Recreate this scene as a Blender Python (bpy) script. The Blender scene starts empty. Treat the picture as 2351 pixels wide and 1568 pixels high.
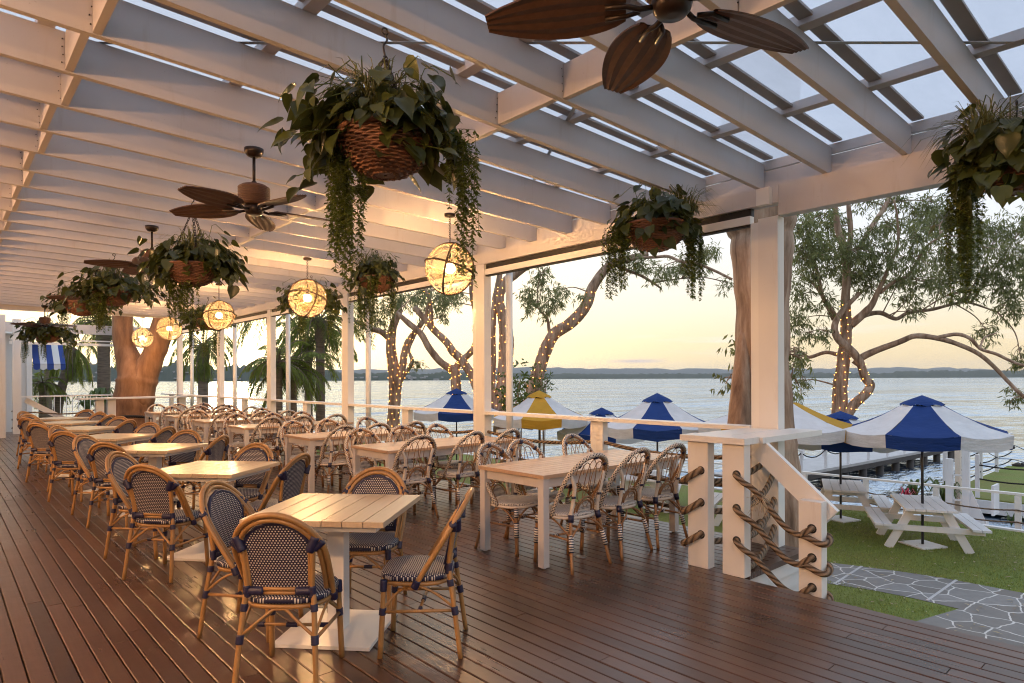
import bpy, math, random
import numpy as np
from mathutils import Vector, Matrix, noise
rad = math.radians
S = bpy.context.scene
COL = S.collection
RND = random.Random(11)
# ------------------------------------------------------------------ camera
CF, CX, HY, ROLL, EYE = 1472.0, 1175.5, 869.0, 0.0035, 1.6
yaw = rad(48.0)
vF = Vector((math.cos(yaw), math.sin(yaw), 0)); vR = Vector((math.sin(yaw), -math.cos(yaw), 0)); vU = Vector((0, 0, 1))
vR2 = vR * math.cos(ROLL) - vU * math.sin(ROLL); vU2 = vU * math.cos(ROLL) + vR * math.sin(ROLL)
cd = bpy.data.cameras.new('camera'); cam = bpy.data.objects.new('camera', cd); COL.objects.link(cam)
mw = Matrix((vR2, vU2, -vF)).transposed().to_4x4(); mw.translation = (0, 0, EYE); cam.matrix_world = mw
cd.sensor_width = 36; cd.lens = CF / 2351 * 36; cd.shift_y = (HY - 784) / 2351
cd.clip_start = 0.05; cd.clip_end = 60000
S.camera = cam
def W(px, py, d):            # a point seen at (px, py) of a 2351 px wide view, d metres along the view axis
    return Vector((0, 0, EYE)) + (vF + vR2 * ((px - CX) / CF) + vU2 * ((HY - py) / CF)) * d
# ------------------------------------------------------------------ world, sun, exposure
SUN_EL, SUN_AZ = rad(2.0), rad(72.0)          # azimuth counter-clockwise from +X
wd = bpy.data.worlds.new('World'); S.world = wd; wd.use_nodes = True
nt = wd.node_tree; nt.nodes.clear()
def wn(t, **k):
    n = nt.nodes.new(t)
    for a, b in k.items(): setattr(n, a, b)
    return n
sky = wn('ShaderNodeTexSky', sky_type='NISHITA', sun_disc=False, sun_elevation=SUN_EL, sun_rotation=math.pi / 2 - SUN_AZ,
         air_density=1.0, dust_density=1.2, ozone_density=1.5, altitude=5)
bgn = wn('ShaderNodeBackground'); wout = wn('ShaderNodeOutputWorld')
def wmath(op, a, b=0.0):
    n = wn('ShaderNodeMath', operation=op)
    for i, v in enumerate((a, b)):
        if isinstance(v, (int, float)): n.inputs[i].default_value = v
        else: nt.links.new(v, n.inputs[i])
    return n.outputs[0]
def wmix(f, a, b, mode='MIX'):
    n = wn('ShaderNodeMix', data_type='RGBA', blend_type=mode)
    for i, v in ((0, f), (6, a), (7, b)):
        if isinstance(v, (int, float)): n.inputs[i].default_value = v
        elif isinstance(v, tuple): n.inputs[i].default_value = (*v, 1)
        else: nt.links.new(v, n.inputs[i])
    return n.outputs[2]
wtc = wn('ShaderNodeTexCoord'); wsep = wn('ShaderNodeSeparateXYZ'); nt.links.new(wtc.outputs['Generated'], wsep.inputs[0])
wr = wn('ShaderNodeValToRGB'); nt.links.new(wsep.outputs[2], wr.inputs[0]); el = wr.color_ramp.elements
stops = [(0.0, (.54, .40, .19)), (.05, (.53, .43, .26)), (.10, (.51, .465, .37)), (.155, (.48, .475, .45)), (.21, (.46, .48, .51)), (.35, (.48, .55, .64)), (.6, (.46, .545, .67)), (1.0, (.42, .50, .64))]
while len(el) < len(stops): el.new(.5)
for e, (p, c) in zip(el, stops): e.position = p; e.color = (*c, 1)
# brighter, yellower air round the setting sun
wdot = wn('ShaderNodeVectorMath', operation='DOT_PRODUCT'); nt.links.new(wtc.outputs['Generated'], wdot.inputs[0])
wdot.inputs[1].default_value = (math.cos(SUN_AZ) * math.cos(SUN_EL), math.sin(SUN_AZ) * math.cos(SUN_EL), math.sin(SUN_EL))
g1 = wmath('POWER', wmath('MAXIMUM', wdot.outputs['Value'], 0), 9); g2 = wmath('POWER', wmath('MAXIMUM', wdot.outputs['Value'], 0), 120)
c1 = wmix(wmath('MULTIPLY', g1, .75), wr.outputs[0], (1.45, 1.12, .60)); c1 = wmix(wmath('MULTIPLY', g2, .75), c1, (3.6, 2.9, 1.6))
# thin flat clouds
wmap = wn('ShaderNodeMapping'); nt.links.new(wtc.outputs['Generated'], wmap.inputs[0]); wmap.inputs['Scale'].default_value = (3, 3, 46)
wno = wn('ShaderNodeTexNoise'); nt.links.new(wmap.outputs[0], wno.inputs['Vector']); wno.inputs['Scale'].default_value = 1.3; wno.inputs['Detail'].default_value = 4
wcl = wn('ShaderNodeValToRGB'); nt.links.new(wno.outputs['Fac'], wcl.inputs[0]); wcl.color_ramp.elements[0].position = .62; wcl.color_ramp.elements[1].position = .74
c1 = wmix(wmath('MULTIPLY', wcl.outputs[0], .32), c1, (.58, .54, .55))
# one long lens-shaped cloud low over the far hills
CLD = W(1462, 829, 1) - Vector((0, 0, EYE)); CLD.normalize(); CT = Vector((CLD.y, -CLD.x, 0)).normalized()
wd2 = wn('ShaderNodeVectorMath', operation='DOT_PRODUCT'); nt.links.new(wtc.outputs['Generated'], wd2.inputs[0]); wd2.inputs[1].default_value = CT
cu = wmath('POWER', wmath('ABSOLUTE', wmath('DIVIDE', wd2.outputs['Value'], .036)), 2.0)
cv = wmath('POWER', wmath('ABSOLUTE', wmath('DIVIDE', wmath('SUBTRACT', wsep.outputs[2], CLD.z), wmath('ADD', .0018, wmath('MULTIPLY', wno.outputs['Fac'], .002)))), 2.0)
cm = wmath('MULTIPLY', wmath('EXPONENT', wmath('MULTIPLY', wmath('ADD', cu, cv), -1.0)), .8)
c1 = wmix(wmath('MULTIPLY', cm, wmath('GREATER_THAN', wmath('ADD', wmath('MULTIPLY', wmath('SUBTRACT', 1.0, cu), 1.0), .6), 0)), c1, (.36, .31, .33))
c1 = wmix(.006, c1, sky.outputs[0], 'ADD')
nt.links.new(c1, bgn.inputs[0]); nt.links.new(bgn.outputs[0], wout.inputs[0])
bgn.inputs[1].default_value = 1.62
sl = bpy.data.lights.new('sun', 'SUN'); sl.energy = 0.5; sl.angle = rad(4); sl.color = (1, .62, .32)
so = bpy.data.objects.new('sun', sl); COL.objects.link(so)
sdir = Vector((math.cos(SUN_AZ) * math.cos(SUN_EL), math.sin(SUN_AZ) * math.cos(SUN_EL), math.sin(SUN_EL)))
so.rotation_euler = sdir.to_track_quat('Z', 'Y').to_euler()
S.view_settings.view_transform = 'Standard'; S.view_settings.look = 'None'; S.view_settings.gamma = 1
S.view_settings.exposure = 0.36
try:
    S.cycles.use_denoising = True
    S.cycles.max_bounces = 8; S.cycles.transparent_max_bounces = 16
    S.cycles.caustics_reflective = False; S.cycles.caustics_refractive = False
    S.cycles.sample_clamp_indirect = 6; S.cycles.filter_width = 1.1
except Exception: pass

# ------------------------------------------------------------------ materials
MAT = {}
class NB:
    def __init__(s, name):
        m = bpy.data.materials.new(name); m.use_nodes = True; s.m = m; s.t = m.node_tree; s.t.nodes.clear()
        s.out = s.n('ShaderNodeOutputMaterial'); MAT[name] = m
    def n(s, typ, **k):
        n = s.t.nodes.new(typ)
        for a, b in k.items(): setattr(n, a, b)
        return n
    def l(s, a, b): s.t.links.new(a, b)
    def val(s, sock, v):
        if hasattr(v, 'links') or hasattr(v, 'is_linked'): s.l(v, sock)
        else: sock.default_value = v
    def math(s, op, a, b=0.0, c=None):
        n = s.n('ShaderNodeMath', operation=op); s.val(n.inputs[0], a); s.val(n.inputs[1], b)
        if c is not None: s.val(n.inputs[2], c)
        return n.outputs[0]
    def mix(s, f, a, b):
        n = s.n('ShaderNodeMix', data_type='RGBA'); s.val(n.inputs[0], f)
        for i, v in ((6, a), (7, b)):
            if isinstance(v, tuple): n.inputs[i].default_value = (*v, 1) if len(v) == 3 else v
            else: s.l(v, n.inputs[i])
        return n.outputs[2]
    def co(s, which='Object'): return s.n('ShaderNodeTexCoord').outputs[which]
    def mapping(s, v, scale=(1, 1, 1), rot=(0, 0, 0)):
        n = s.n('ShaderNodeMapping'); s.l(v, n.inputs[0]); n.inputs['Scale'].default_value = scale; n.inputs['Rotation'].default_value = rot
        return n.outputs[0]
    def noise(s, v, scale, detail=3, rough=.55, out='Fac'):
        n = s.n('ShaderNodeTexNoise'); s.l(v, n.inputs['Vector']); n.inputs['Scale'].default_value = scale
        n.inputs['Detail'].default_value = detail; n.inputs['Roughness'].default_value = rough
        return n.outputs[out]
    def ramp(s, f, stops):
        n = s.n('ShaderNodeValToRGB'); s.l(f, n.inputs[0]); e = n.color_ramp.elements
        while len(e) < len(stops): e.new(.5)
        for el, (p, c) in zip(e, stops): el.position = p; el.color = (*c, 1) if len(c) == 3 else c
        return n.outputs[0]
    def bump(s, h, strength=.3, dist=.01):
        n = s.n('ShaderNodeBump'); s.l(h, n.inputs['Height']); n.inputs['Strength'].default_value = strength; n.inputs['Distance'].default_value = dist
        return n.outputs[0]
    def bsdf(s, color, rough=.5, normal=None, spec=.5, metal=0, trans=0, emit=None, estr=0):
        n = s.n('ShaderNodeBsdfPrincipled')
        if isinstance(color, tuple): n.inputs['Base Color'].default_value = (*color, 1)
        else: s.l(color, n.inputs['Base Color'])
        s.val(n.inputs['Roughness'], rough); n.inputs['Specular IOR Level'].default_value = spec; n.inputs['Metallic'].default_value = metal
        if normal is not None: s.l(normal, n.inputs['Normal'])
        if emit: n.inputs['Emission Color'].default_value = (*emit, 1); n.inputs['Emission Strength'].default_value = estr
        s.l(n.outputs[0], s.out.inputs[0]); return n
    def sep(s, v):
        n = s.n('ShaderNodeSeparateXYZ'); s.l(v, n.inputs[0]); return n.outputs

def simple(name, color, rough=.5, var=.15, scale=8, bump=0, bscale=60, spec=.5, metal=0):
    b = NB(name); o = b.co()
    f = b.noise(o, scale, 4)
    c = b.mix(f, tuple(x * (1 - var) for x in color), tuple(min(1, x * (1 + var)) for x in color))
    nr = b.bump(b.noise(o, bscale, 3), bump, .004) if bump else None
    b.bsdf(c, rough, nr, spec, metal); return b.m
def painted(name, col, rough, grime):
    b = NB(name); o = b.co()
    f = b.noise(o, 2.2, 5, .6); g = b.noise(b.mapping(o, (9, 9, 1.2)), 1.0, 5, .7); st = b.noise(o, 38, 3, .6)
    c = b.mix(f, tuple(x * .90 for x in col), tuple(min(1, x * 1.04) for x in col))
    m = b.n('ShaderNodeMapRange'); b.l(g, m.inputs[0]); m.inputs[1].default_value = .58; m.inputs[2].default_value = .80
    c = b.mix(b.math('MULTIPLY', m.outputs[0], grime), c, (.40, .31, .22))
    sp = b.math('GREATER_THAN', st, .74); c = b.mix(b.math('MULTIPLY', sp, grime * .8), c, (.22, .18, .14))
    oi = b.n('ShaderNodeObjectInfo').outputs['Random']; c = b.mix(b.math('MULTIPLY', oi, .10), c, (.55, .52, .50))
    b.bsdf(c, b.math('ADD', rough, b.math('MULTIPLY', f, .2)), b.bump(b.math('ADD', g, b.math('MULTIPLY', st, .3)), .18, .004))
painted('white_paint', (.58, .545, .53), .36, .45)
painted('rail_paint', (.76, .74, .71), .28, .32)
painted('picnic_white', (.70, .69, .70), .42, .5)
simple('white_metal', (.78, .76, .72), .3, .05, 3)
simple('dark_metal', (.025, .02, .018), .4, .3, 20)
simple('black_track', (.02, .018, .016), .6, .2, 10)
simple('batten_grey', (.42, .40, .37), .6, .15, 6)
simple('glazing_bar', (.36, .32, .29), .5, .2, 4)
simple('navy_wrap', (.013, .012, .045), .45, .3, 60, .4, 160)
simple('pale_cane', (.66, .56, .46), .5, .15, 30, .2, 90)
simple('fan_metal', (.028, .018, .014), .3, .3, 14, metal=.4)
simple('black_pole', (.02, .018, .02), .35, .2, 9)
simple('pile_timber', (.05, .042, .038), .8, .4, 5, .3, 30)
simple('jetty_deck', (.42, .41, .41), .7, .2, 4, .2, 20)
simple('flower_white', (.75, .68, .52), .6, .1, 40)
simple('flower_red', (.45, .03, .06), .6, .3, 40)
simple('shore_rock', (.16, .14, .12), .85, .4, 1.2, .5, 6)
simple('house_wall', (.62, .60, .57), .55, .06, 2, .1, 20)
simple('dark_glass', (.03, .032, .035), .06, .1, 2)
simple('steel', (.45, .44, .42), .35, .1, 10, metal=.9)
simple('frayed_fibre', (.55, .44, .30), .8, .2, 30)

def canvas(name, col):
    b = NB(name); o = b.co(); f = b.noise(o, 3.2, 5, .6); g = b.noise(b.mapping(o, (2.2, 2.2, 9)), 1.6, 4, .6)
    c = b.mix(f, tuple(x * .72 for x in col), tuple(min(1, x * 1.12) for x in col))
    p = b.bsdf(c, .8, b.bump(b.math('ADD', g, b.math('MULTIPLY', f, .6)), .55, .05), .25); t = b.n('ShaderNodeBsdfTranslucent'); b.l(c, t.inputs[0])
    mx = b.n('ShaderNodeMixShader'); mx.inputs[0].default_value = .28; b.l(p.outputs[0], mx.inputs[1]); b.l(t.outputs[0], mx.inputs[2]); b.l(mx.outputs[0], b.out.inputs[0])
canvas('navy_canvas', (.015, .050, .21)); canvas('white_canvas', (.74, .73, .75)); canvas('yellow_canvas', (.60, .32, .035))
def bamboo(name, c0, c1, var=.5):
    b = NB(name); o = b.co()
    f = b.noise(b.mapping(o, (60, 60, 14)), 1.0, 4, .65)
    g = b.noise(o, 9, 2)
    c = b.mix(b.math('ADD', b.math('MULTIPLY', f, .6), b.math('MULTIPLY', g, .45)), c0, c1)
    oi = b.n('ShaderNodeObjectInfo').outputs['Random']; c = b.mix(b.math('MULTIPLY', oi, var), c, tuple(x*.55 for x in c1))
    b.bsdf(c, .36, b.bump(f, .12, .003)); return b.m
bamboo('bamboo', (.19, .088, .026), (.50, .275, .10))
bamboo('dark_cane', (.16, .075, .028), (.36, .19, .085))

def rattan(name, c0, c1):
    b = NB(name); o = b.co()
    f = b.noise(b.mapping(o, (30, 30, 90)), 1.0, 4, .6)
    c = b.mix(f, c0, c1); b.bsdf(c, .5, b.bump(f, .3, .004)); return b.m
rattan('wicker_basket', (.10, .040, .022), (.30, .145, .085))
rattan('wicker_fan', (.045, .022, .013), (.15, .075, .042))

def weave(name, axes, px, py, ground, dot, w=.30, h=.30, rough=.5):
    b = NB(name); o = b.sep(b.co())
    u = b.math('DIVIDE', o[axes[0]], px); v = b.math('DIVIDE', o[axes[1]], py)
    row = b.math('FLOOR', v); off = b.math('MULTIPLY', b.math('FLOORED_MODULO', row, 2.0), .5)
    fu = b.math('ABSOLUTE', b.math('SUBTRACT', b.math('FRACT', b.math('ADD', u, off)), .5))
    fv = b.math('ABSOLUTE', b.math('SUBTRACT', b.math('FRACT', v), .5))
    m = b.math('MULTIPLY', b.math('LESS_THAN', fu, w), b.math('LESS_THAN', fv, h))
    nz = b.noise(b.co(), 30, 2)
    g = b.mix(nz, tuple(x * .6 for x in ground), tuple(x * 1.3 for x in ground))
    hgt = b.math('MULTIPLY', b.math('SUBTRACT', .5, fu), b.math('SUBTRACT', .5, fv))
    b.bsdf(b.mix(m, g, dot), rough, b.bump(hgt, .6, .004)); return b.m
weave('navy_weave_back', (0, 2), .0165, .0125, (.008, .008, .036), (.58, .53, .47), .23, .25, .6)
weave('navy_weave_seat', (0, 1), .0165, .0125, (.008, .008, .036), (.58, .53, .47), .23, .25, .6)
weave('white_weave_seat', (0, 1), .016, .013, (.58, .54, .50), (.03, .03, .05), .20, .27)
def uvband(name, ca, cb, freq, duty, dots=None):
    b = NB(name); s = b.sep(b.n('ShaderNodeUVMap').outputs[0])
    v = b.math('MULTIPLY', s[1], freq)
    if dots:
        row = b.math('FLOOR', v); off = b.math('MULTIPLY', b.math('FLOORED_MODULO', row, 2.0), .5)
        fu = b.math('ABSOLUTE', b.math('SUBTRACT', b.math('FRACT', b.math('ADD', b.math('MULTIPLY', s[0], dots), off)), .5))
        fv = b.math('ABSOLUTE', b.math('SUBTRACT', b.math('FRACT', v), .5))
        m = b.math('MULTIPLY', b.math('LESS_THAN', fu, .26), b.math('LESS_THAN', fv, .30))
    else: m = b.math('LESS_THAN', b.math('FRACT', v), duty)
    hh = b.math('ABSOLUTE', b.math('SUBTRACT', b.math('FRACT', v), .5))
    b.bsdf(b.mix(m, ca, cb), .5, b.bump(hh, .4, .003)); return b.m
uvband('dotted_wrap', (.62, .53, .44), (.025, .02, .025), 58, .5, dots=4)
uvband('white_wrap', (.70, .62, .54), (.50, .43, .37), 150, .25)
uvband('stripe_wrap', (.72, .68, .62), (.022, .02, .05), 48, .5)

def deck_mat():
    b = NB('deck_timber'); o = b.co(); g = b.n('ShaderNodeNewGeometry')
    rnd = g.outputs['Random Per Island']
    grain = b.noise(b.mapping(o, (42, 1.6, 1)), 1.0, 6, .65)
    blot = b.noise(o, 1.1, 4, .6)
    c1 = b.mix(rnd, (.040, .0165, .0090), (.118, .053, .030))
    c = b.mix(b.math('MULTIPLY', grain, .75), c1, (.036, .018, .012))
    c = b.mix(b.math('MULTIPLY', blot, .32), c, (.125, .072, .050))
    s = b.sep(o)
    fx = b.math('ABSOLUTE', b.math('SUBTRACT', b.math('ABSOLUTE', b.math('SUBTRACT', b.math('FRACT', b.math('DIVIDE', s[0], .105)), .465)), .27))
    fy = b.math('ABSOLUTE', b.math('SUBTRACT', b.math('FRACT', b.math('DIVIDE', s[1], .45)), .5))
    dd = b.math('ADD', b.math('POWER', b.math('MULTIPLY', fx, .105), 2.0), b.math('POWER', b.math('MULTIPLY', fy, .45), 2.0))
    nail = b.math('LESS_THAN', dd, .0034 ** 2)
    c = b.mix(nail, c, (.012, .010, .010))
    rg = b.math('ADD', .12, b.math('ADD', b.math('MULTIPLY', blot, .26), b.math('MULTIPLY', grain, .12)))
    hgt = b.math('ADD', b.math('MULTIPLY', grain, .5), b.math('MULTIPLY', b.noise(o, 7, 2), 1.6))
    b.bsdf(c, rg, b.bump(hgt, .22, .004), .55)
deck_mat()
def table_mat(name, axis, pitch, c0, c1, rough, varn=.0):
    b = NB(name); o = b.co(); g = b.n('ShaderNodeNewGeometry')
    sc = (3, 60, 20) if axis == 0 else (60, 3, 20)
    grain = b.noise(b.mapping(o, sc), 1.0, 5, .6)
    c = b.mix(b.math('ADD', b.math('MULTIPLY', grain, .7), b.math('MULTIPLY', g.outputs['Random Per Island'], .3)), c0, c1)
    b.bsdf(c, rough, b.bump(grain, .1, .002)); return b.m
table_mat('square_top_wood', 0, .1, (.40, .27, .15), (.62, .49, .33), .3)
table_mat('long_top_wood', 0, .1, (.40, .25, .15), (.66, .47, .33), .28)
def lawn_mat():
    b = NB('turf'); o = b.co()
    f = b.noise(o, 70, 4, .7); g = b.noise(b.mapping(o, (1, 1, 1)), .7, 4); h = b.noise(b.mapping(o, (2.6, .5, 1)), 1.2, 3)
    c = b.mix(f, (.075, .11, .022), (.26, .31, .065))
    c = b.mix(b.ramp(g, [(.40, (0, 0, 0)), (.66, (.75, .75, .75))]), c, (.20, .175, .055))
    c = b.mix(b.math('MULTIPLY', h, .3), c, (.07, .12, .04))
    b.bsdf(c, .8, b.bump(f, .8, .02), .2)
lawn_mat()
def paving_mat():
    b = NB('crazy_paving'); o = b.co()
    wob = b.n('ShaderNodeVectorMath', operation='ADD'); b.l(o, wob.inputs[0])
    sc = b.n('ShaderNodeVectorMath', operation='SCALE'); b.l(b.noise(o, 2.2, 3, .6, 'Color'), sc.inputs[0]); sc.inputs['Scale'].default_value = .16
    b.l(sc.outputs[0], wob.inputs[1])
    v = b.n('ShaderNodeTexVoronoi', feature='DISTANCE_TO_EDGE', voronoi_dimensions='2D'); b.l(wob.outputs[0], v.inputs['Vector']); v.inputs['Scale'].default_value = 2.7
    e = b.math('LESS_THAN', v.outputs['Distance'], .026)
    st = b.noise(o, 9, 5, .6)
    vc = b.n('ShaderNodeTexVoronoi', voronoi_dimensions='2D'); b.l(wob.outputs[0], vc.inputs['Vector']); vc.inputs['Scale'].default_value = 2.7
    c = b.mix(st, (.13, .128, .13), (.28, .272, .27)); c = b.mix(b.math('MULTIPLY', b.sep(vc.outputs['Color'])[0], .85), c, (.13, .115, .105)); c = b.mix(b.math('MULTIPLY', b.noise(o, 1.3, 4), .4), c, (.15, .14, .11))
    b.bsdf(b.mix(b.math('MULTIPLY', e, b.math('ADD', .35, b.math('MULTIPLY', b.noise(o, 6, 3), 1.0))), c, (.58, .56, .53)), .7, b.bump(v.outputs['Distance'], .15, .01))
paving_mat()
def water_mat():
    b = NB('lake_water'); o = b.co()
    a = b.noise(b.mapping(o, (.42, 1.0, 1), (0, 0, rad(-38))), 1.5, 4, .6)
    d = b.noise(b.mapping(o, (.42, 1.0, 1), (0, 0, rad(-20))), .42, 3, .55)
    c = b.noise(b.mapping(o, (.03, .07, 1), (0, 0, rad(-25))), 1.0, 3, .5)
    e = b.noise(b.mapping(o, (.006, .016, 1), (0, 0, rad(-30))), 1.0, 4, .55)
    h = b.math('ADD', b.math('MULTIPLY', a, .45), b.math('ADD', b.math('MULTIPLY', d, 1.7), b.math('ADD', b.math('MULTIPLY', c, 6.5), b.math('MULTIPLY', e, 26.0))))
    nr = b.bump(h, 1.0, .8)
    p = b.bsdf((.030, .050, .085), .1, nr, .5); gl = b.n('ShaderNodeBsdfGlossy'); gl.inputs['Roughness'].default_value = .06; b.l(nr, gl.inputs['Normal']); gl.inputs[0].default_value = (.80, .90, 1, 1)
    fr = b.n('ShaderNodeFresnel'); fr.inputs[0].default_value = 1.33; b.l(nr, fr.inputs['Normal'])
    mx = b.n('ShaderNodeMixShader'); b.l(b.math('MINIMUM', b.math('ADD', .24, b.math('MULTIPLY', fr.outputs[0], 1.1)), .97), mx.inputs[0])
    b.l(p.outputs[0], mx.inputs[1]); b.l(gl.outputs[0], mx.inputs[2]); b.l(mx.outputs[0], b.out.inputs[0])
water_mat()
def bark_mat(name, c0, c1, c2, sx=5, sz=.9):
    b = NB(name); o = b.co()
    f = b.noise(b.mapping(o, (sx, sx, sz)), 1.0, 5, .65); g = b.noise(o, 2.4, 4)
    c = b.ramp(f, [(.28, c0), (.5, c1), (.72, c2)])
    c = b.mix(b.math('MULTIPLY', g, .35), c, c0)
    b.bsdf(c, .75, b.bump(b.math('ADD', f, b.math('MULTIPLY', b.noise(o, 30, 3), .2)), .55, .03), .3)
bark_mat('gum_bark', (.10, .055, .035), (.33, .215, .145), (.55, .42, .32), 7, 1.1)
bark_mat('warm_bark', (.10, .05, .028), (.27, .135, .065), (.40, .22, .12), 4, .7)
bark_mat('palm_bark', (.07, .052, .04), (.17, .125, .095), (.26, .20, .155), 2, 18)
def leaf_mat(name, c0, c1, trans=.35, rough=.4, sc=4):
    b = NB(name); g = b.n('ShaderNodeNewGeometry')
    f = b.noise(b.co(), sc, 2)
    r = b.math('ADD', b.math('MULTIPLY', g.outputs['Random Per Island'], .75), b.math('MULTIPLY', f, .4))
    c = b.mix(r, c0, c1)
    p = b.bsdf(c, rough, None, .4); t = b.n('ShaderNodeBsdfTranslucent'); b.l(c, t.inputs[0])
    mx = b.n('ShaderNodeMixShader'); mx.inputs[0].default_value = trans
    b.l(p.outputs[0], mx.inputs[1]); b.l(t.outputs[0], mx.inputs[2]); b.l(mx.outputs[0], b.out.inputs[0])
leaf_mat('broad_leaf', (.020, .034, .013), (.105, .120, .026), .25, .30, 16)
leaf_mat('vine_leaf', (.045, .075, .014), (.17, .21, .04), .4)
leaf_mat('grass_blade', (.07, .085, .022), (.26, .25, .09), .35)
leaf_mat('dry_leaf', (.16, .10, .05), (.42, .34, .20), .2)
leaf_mat('turf_blade', (.085, .125, .025), (.33, .37, .09), .3)
leaf_mat('gum_leaf', (.085, .105, .038), (.27, .285, .11), .5)
leaf_mat('palm_leaf', (.085, .13, .028), (.29, .32, .065), .6)
leaf_mat('shrub_leaf', (.035, .060, .012), (.13, .17, .035), .35)
def rope_mat(name, c0, c1, f=26):
    b = NB(name); s = b.sep(b.n('ShaderNodeUVMap').outputs[0])
    t = b.math('FRACT', b.math('ADD', b.math('MULTIPLY', s[1], f), b.math('MULTIPLY', s[0], 3.0)))
    h = b.math('SINE', b.math('MULTIPLY', t, math.pi))
    n = b.noise(b.co(), 90, 3)
    c = b.mix(b.math('MULTIPLY', h, b.math('ADD', .5, b.math('MULTIPLY', n, .6))), c0, c1)
    b.bsdf(c, .8, b.bump(h, 1.0, .012), .2)
rope_mat('manila_rope', (.05, .033, .022), (.30, .215, .145), 13)
rope_mat('lamp_rope', (.035, .02, .012), (.16, .10, .06), 40)
rope_mat('black_rope', (.012, .011, .011), (.05, .045, .042), 20)
def glass_mat():
    b = NB('bubble_glass'); o = b.co()
    f = b.noise(o, 6, 3, .6)
    tr = b.n('ShaderNodeBsdfTransparent'); tr.inputs[0].default_value = (1, .95, .84, 1)
    tl = b.n('ShaderNodeBsdfTranslucent'); tl.inputs[0].default_value = (.95, .80, .50, 1)
    gl = b.n('ShaderNodeBsdfGlossy'); gl.inputs['Roughness'].default_value = .08
    b.l(b.bump(f, .2, .02), gl.inputs['Normal'])
    m1 = b.n('ShaderNodeMixShader'); b.l(b.math('ADD', .024, b.math('MULTIPLY', f, .014)), m1.inputs[0]); b.l(tr.outputs[0], m1.inputs[1]); b.l(tl.outputs[0], m1.inputs[2])
    lw = b.n('ShaderNodeLayerWeight'); lw.inputs[0].default_value = .25
    m2 = b.n('ShaderNodeMixShader'); b.l(b.math('MULTIPLY', lw.outputs['Fresnel'], .7), m2.inputs[0]); b.l(m1.outputs[0], m2.inputs[1]); b.l(gl.outputs[0], m2.inputs[2])
    b.l(m2.outputs[0], b.out.inputs[0])
glass_mat()
def sheet_mat():
    b = NB('roof_sheet'); o = b.co(); f = b.noise(b.mapping(o, (.8, 2, 1)), 1.4, 5, .6)
    tr = b.n('ShaderNodeBsdfTransparent'); b.l(b.mix(f, (.56, .59, .64), (.74, .76, .79)), tr.inputs[0])
    tl = b.n('ShaderNodeBsdfTranslucent'); tl.inputs[0].default_value = (.80, .80, .82, 1)
    m = b.n('ShaderNodeMixShader'); b.l(b.math('ADD', .42, b.math('MULTIPLY', f, .3)), m.inputs[0]); b.l(tr.outputs[0], m.inputs[1]); b.l(tl.outputs[0], m.inputs[2])
    b.l(m.outputs[0], b.out.inputs[0])
sheet_mat()
def emit(name, c, s):
    b = NB(name); e = b.n('ShaderNodeEmission'); e.inputs[0].default_value = (*c, 1); e.inputs[1].default_value = s; b.l(e.outputs[0], b.out.inputs[0])
emit('bulb_glow', (1, .74, .36), 9); emit('fairy_glow', (1, .40, .075), 11); emit('window_glow', (1, .62, .25), 1.2)
def hill_mat(name, c0, c1, sc):
    b = NB(name); o = b.co(); f = b.noise(o, sc, 5, .7); b.bsdf(b.mix(f, c0, c1), .9, None, .1)
hill_mat('shore_trees', (.030, .042, .030), (.085, .095, .070), .03)
hill_mat('hill_trees', (.035, .05, .05), (.07, .085, .085), .004)
hill_mat('far_roof', (.20, .18, .17), (.5, .48, .46), .02)
def stripe_awning():
    b = NB('awning_cloth'); s = b.sep(b.co()); m = b.math('LESS_THAN', b.math('FRACT', b.math('DIVIDE', s[0], .42)), .5)
    b.bsdf(b.mix(m, (.62, .60, .58), (.02, .05, .22)), .8)
stripe_awning()

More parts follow.
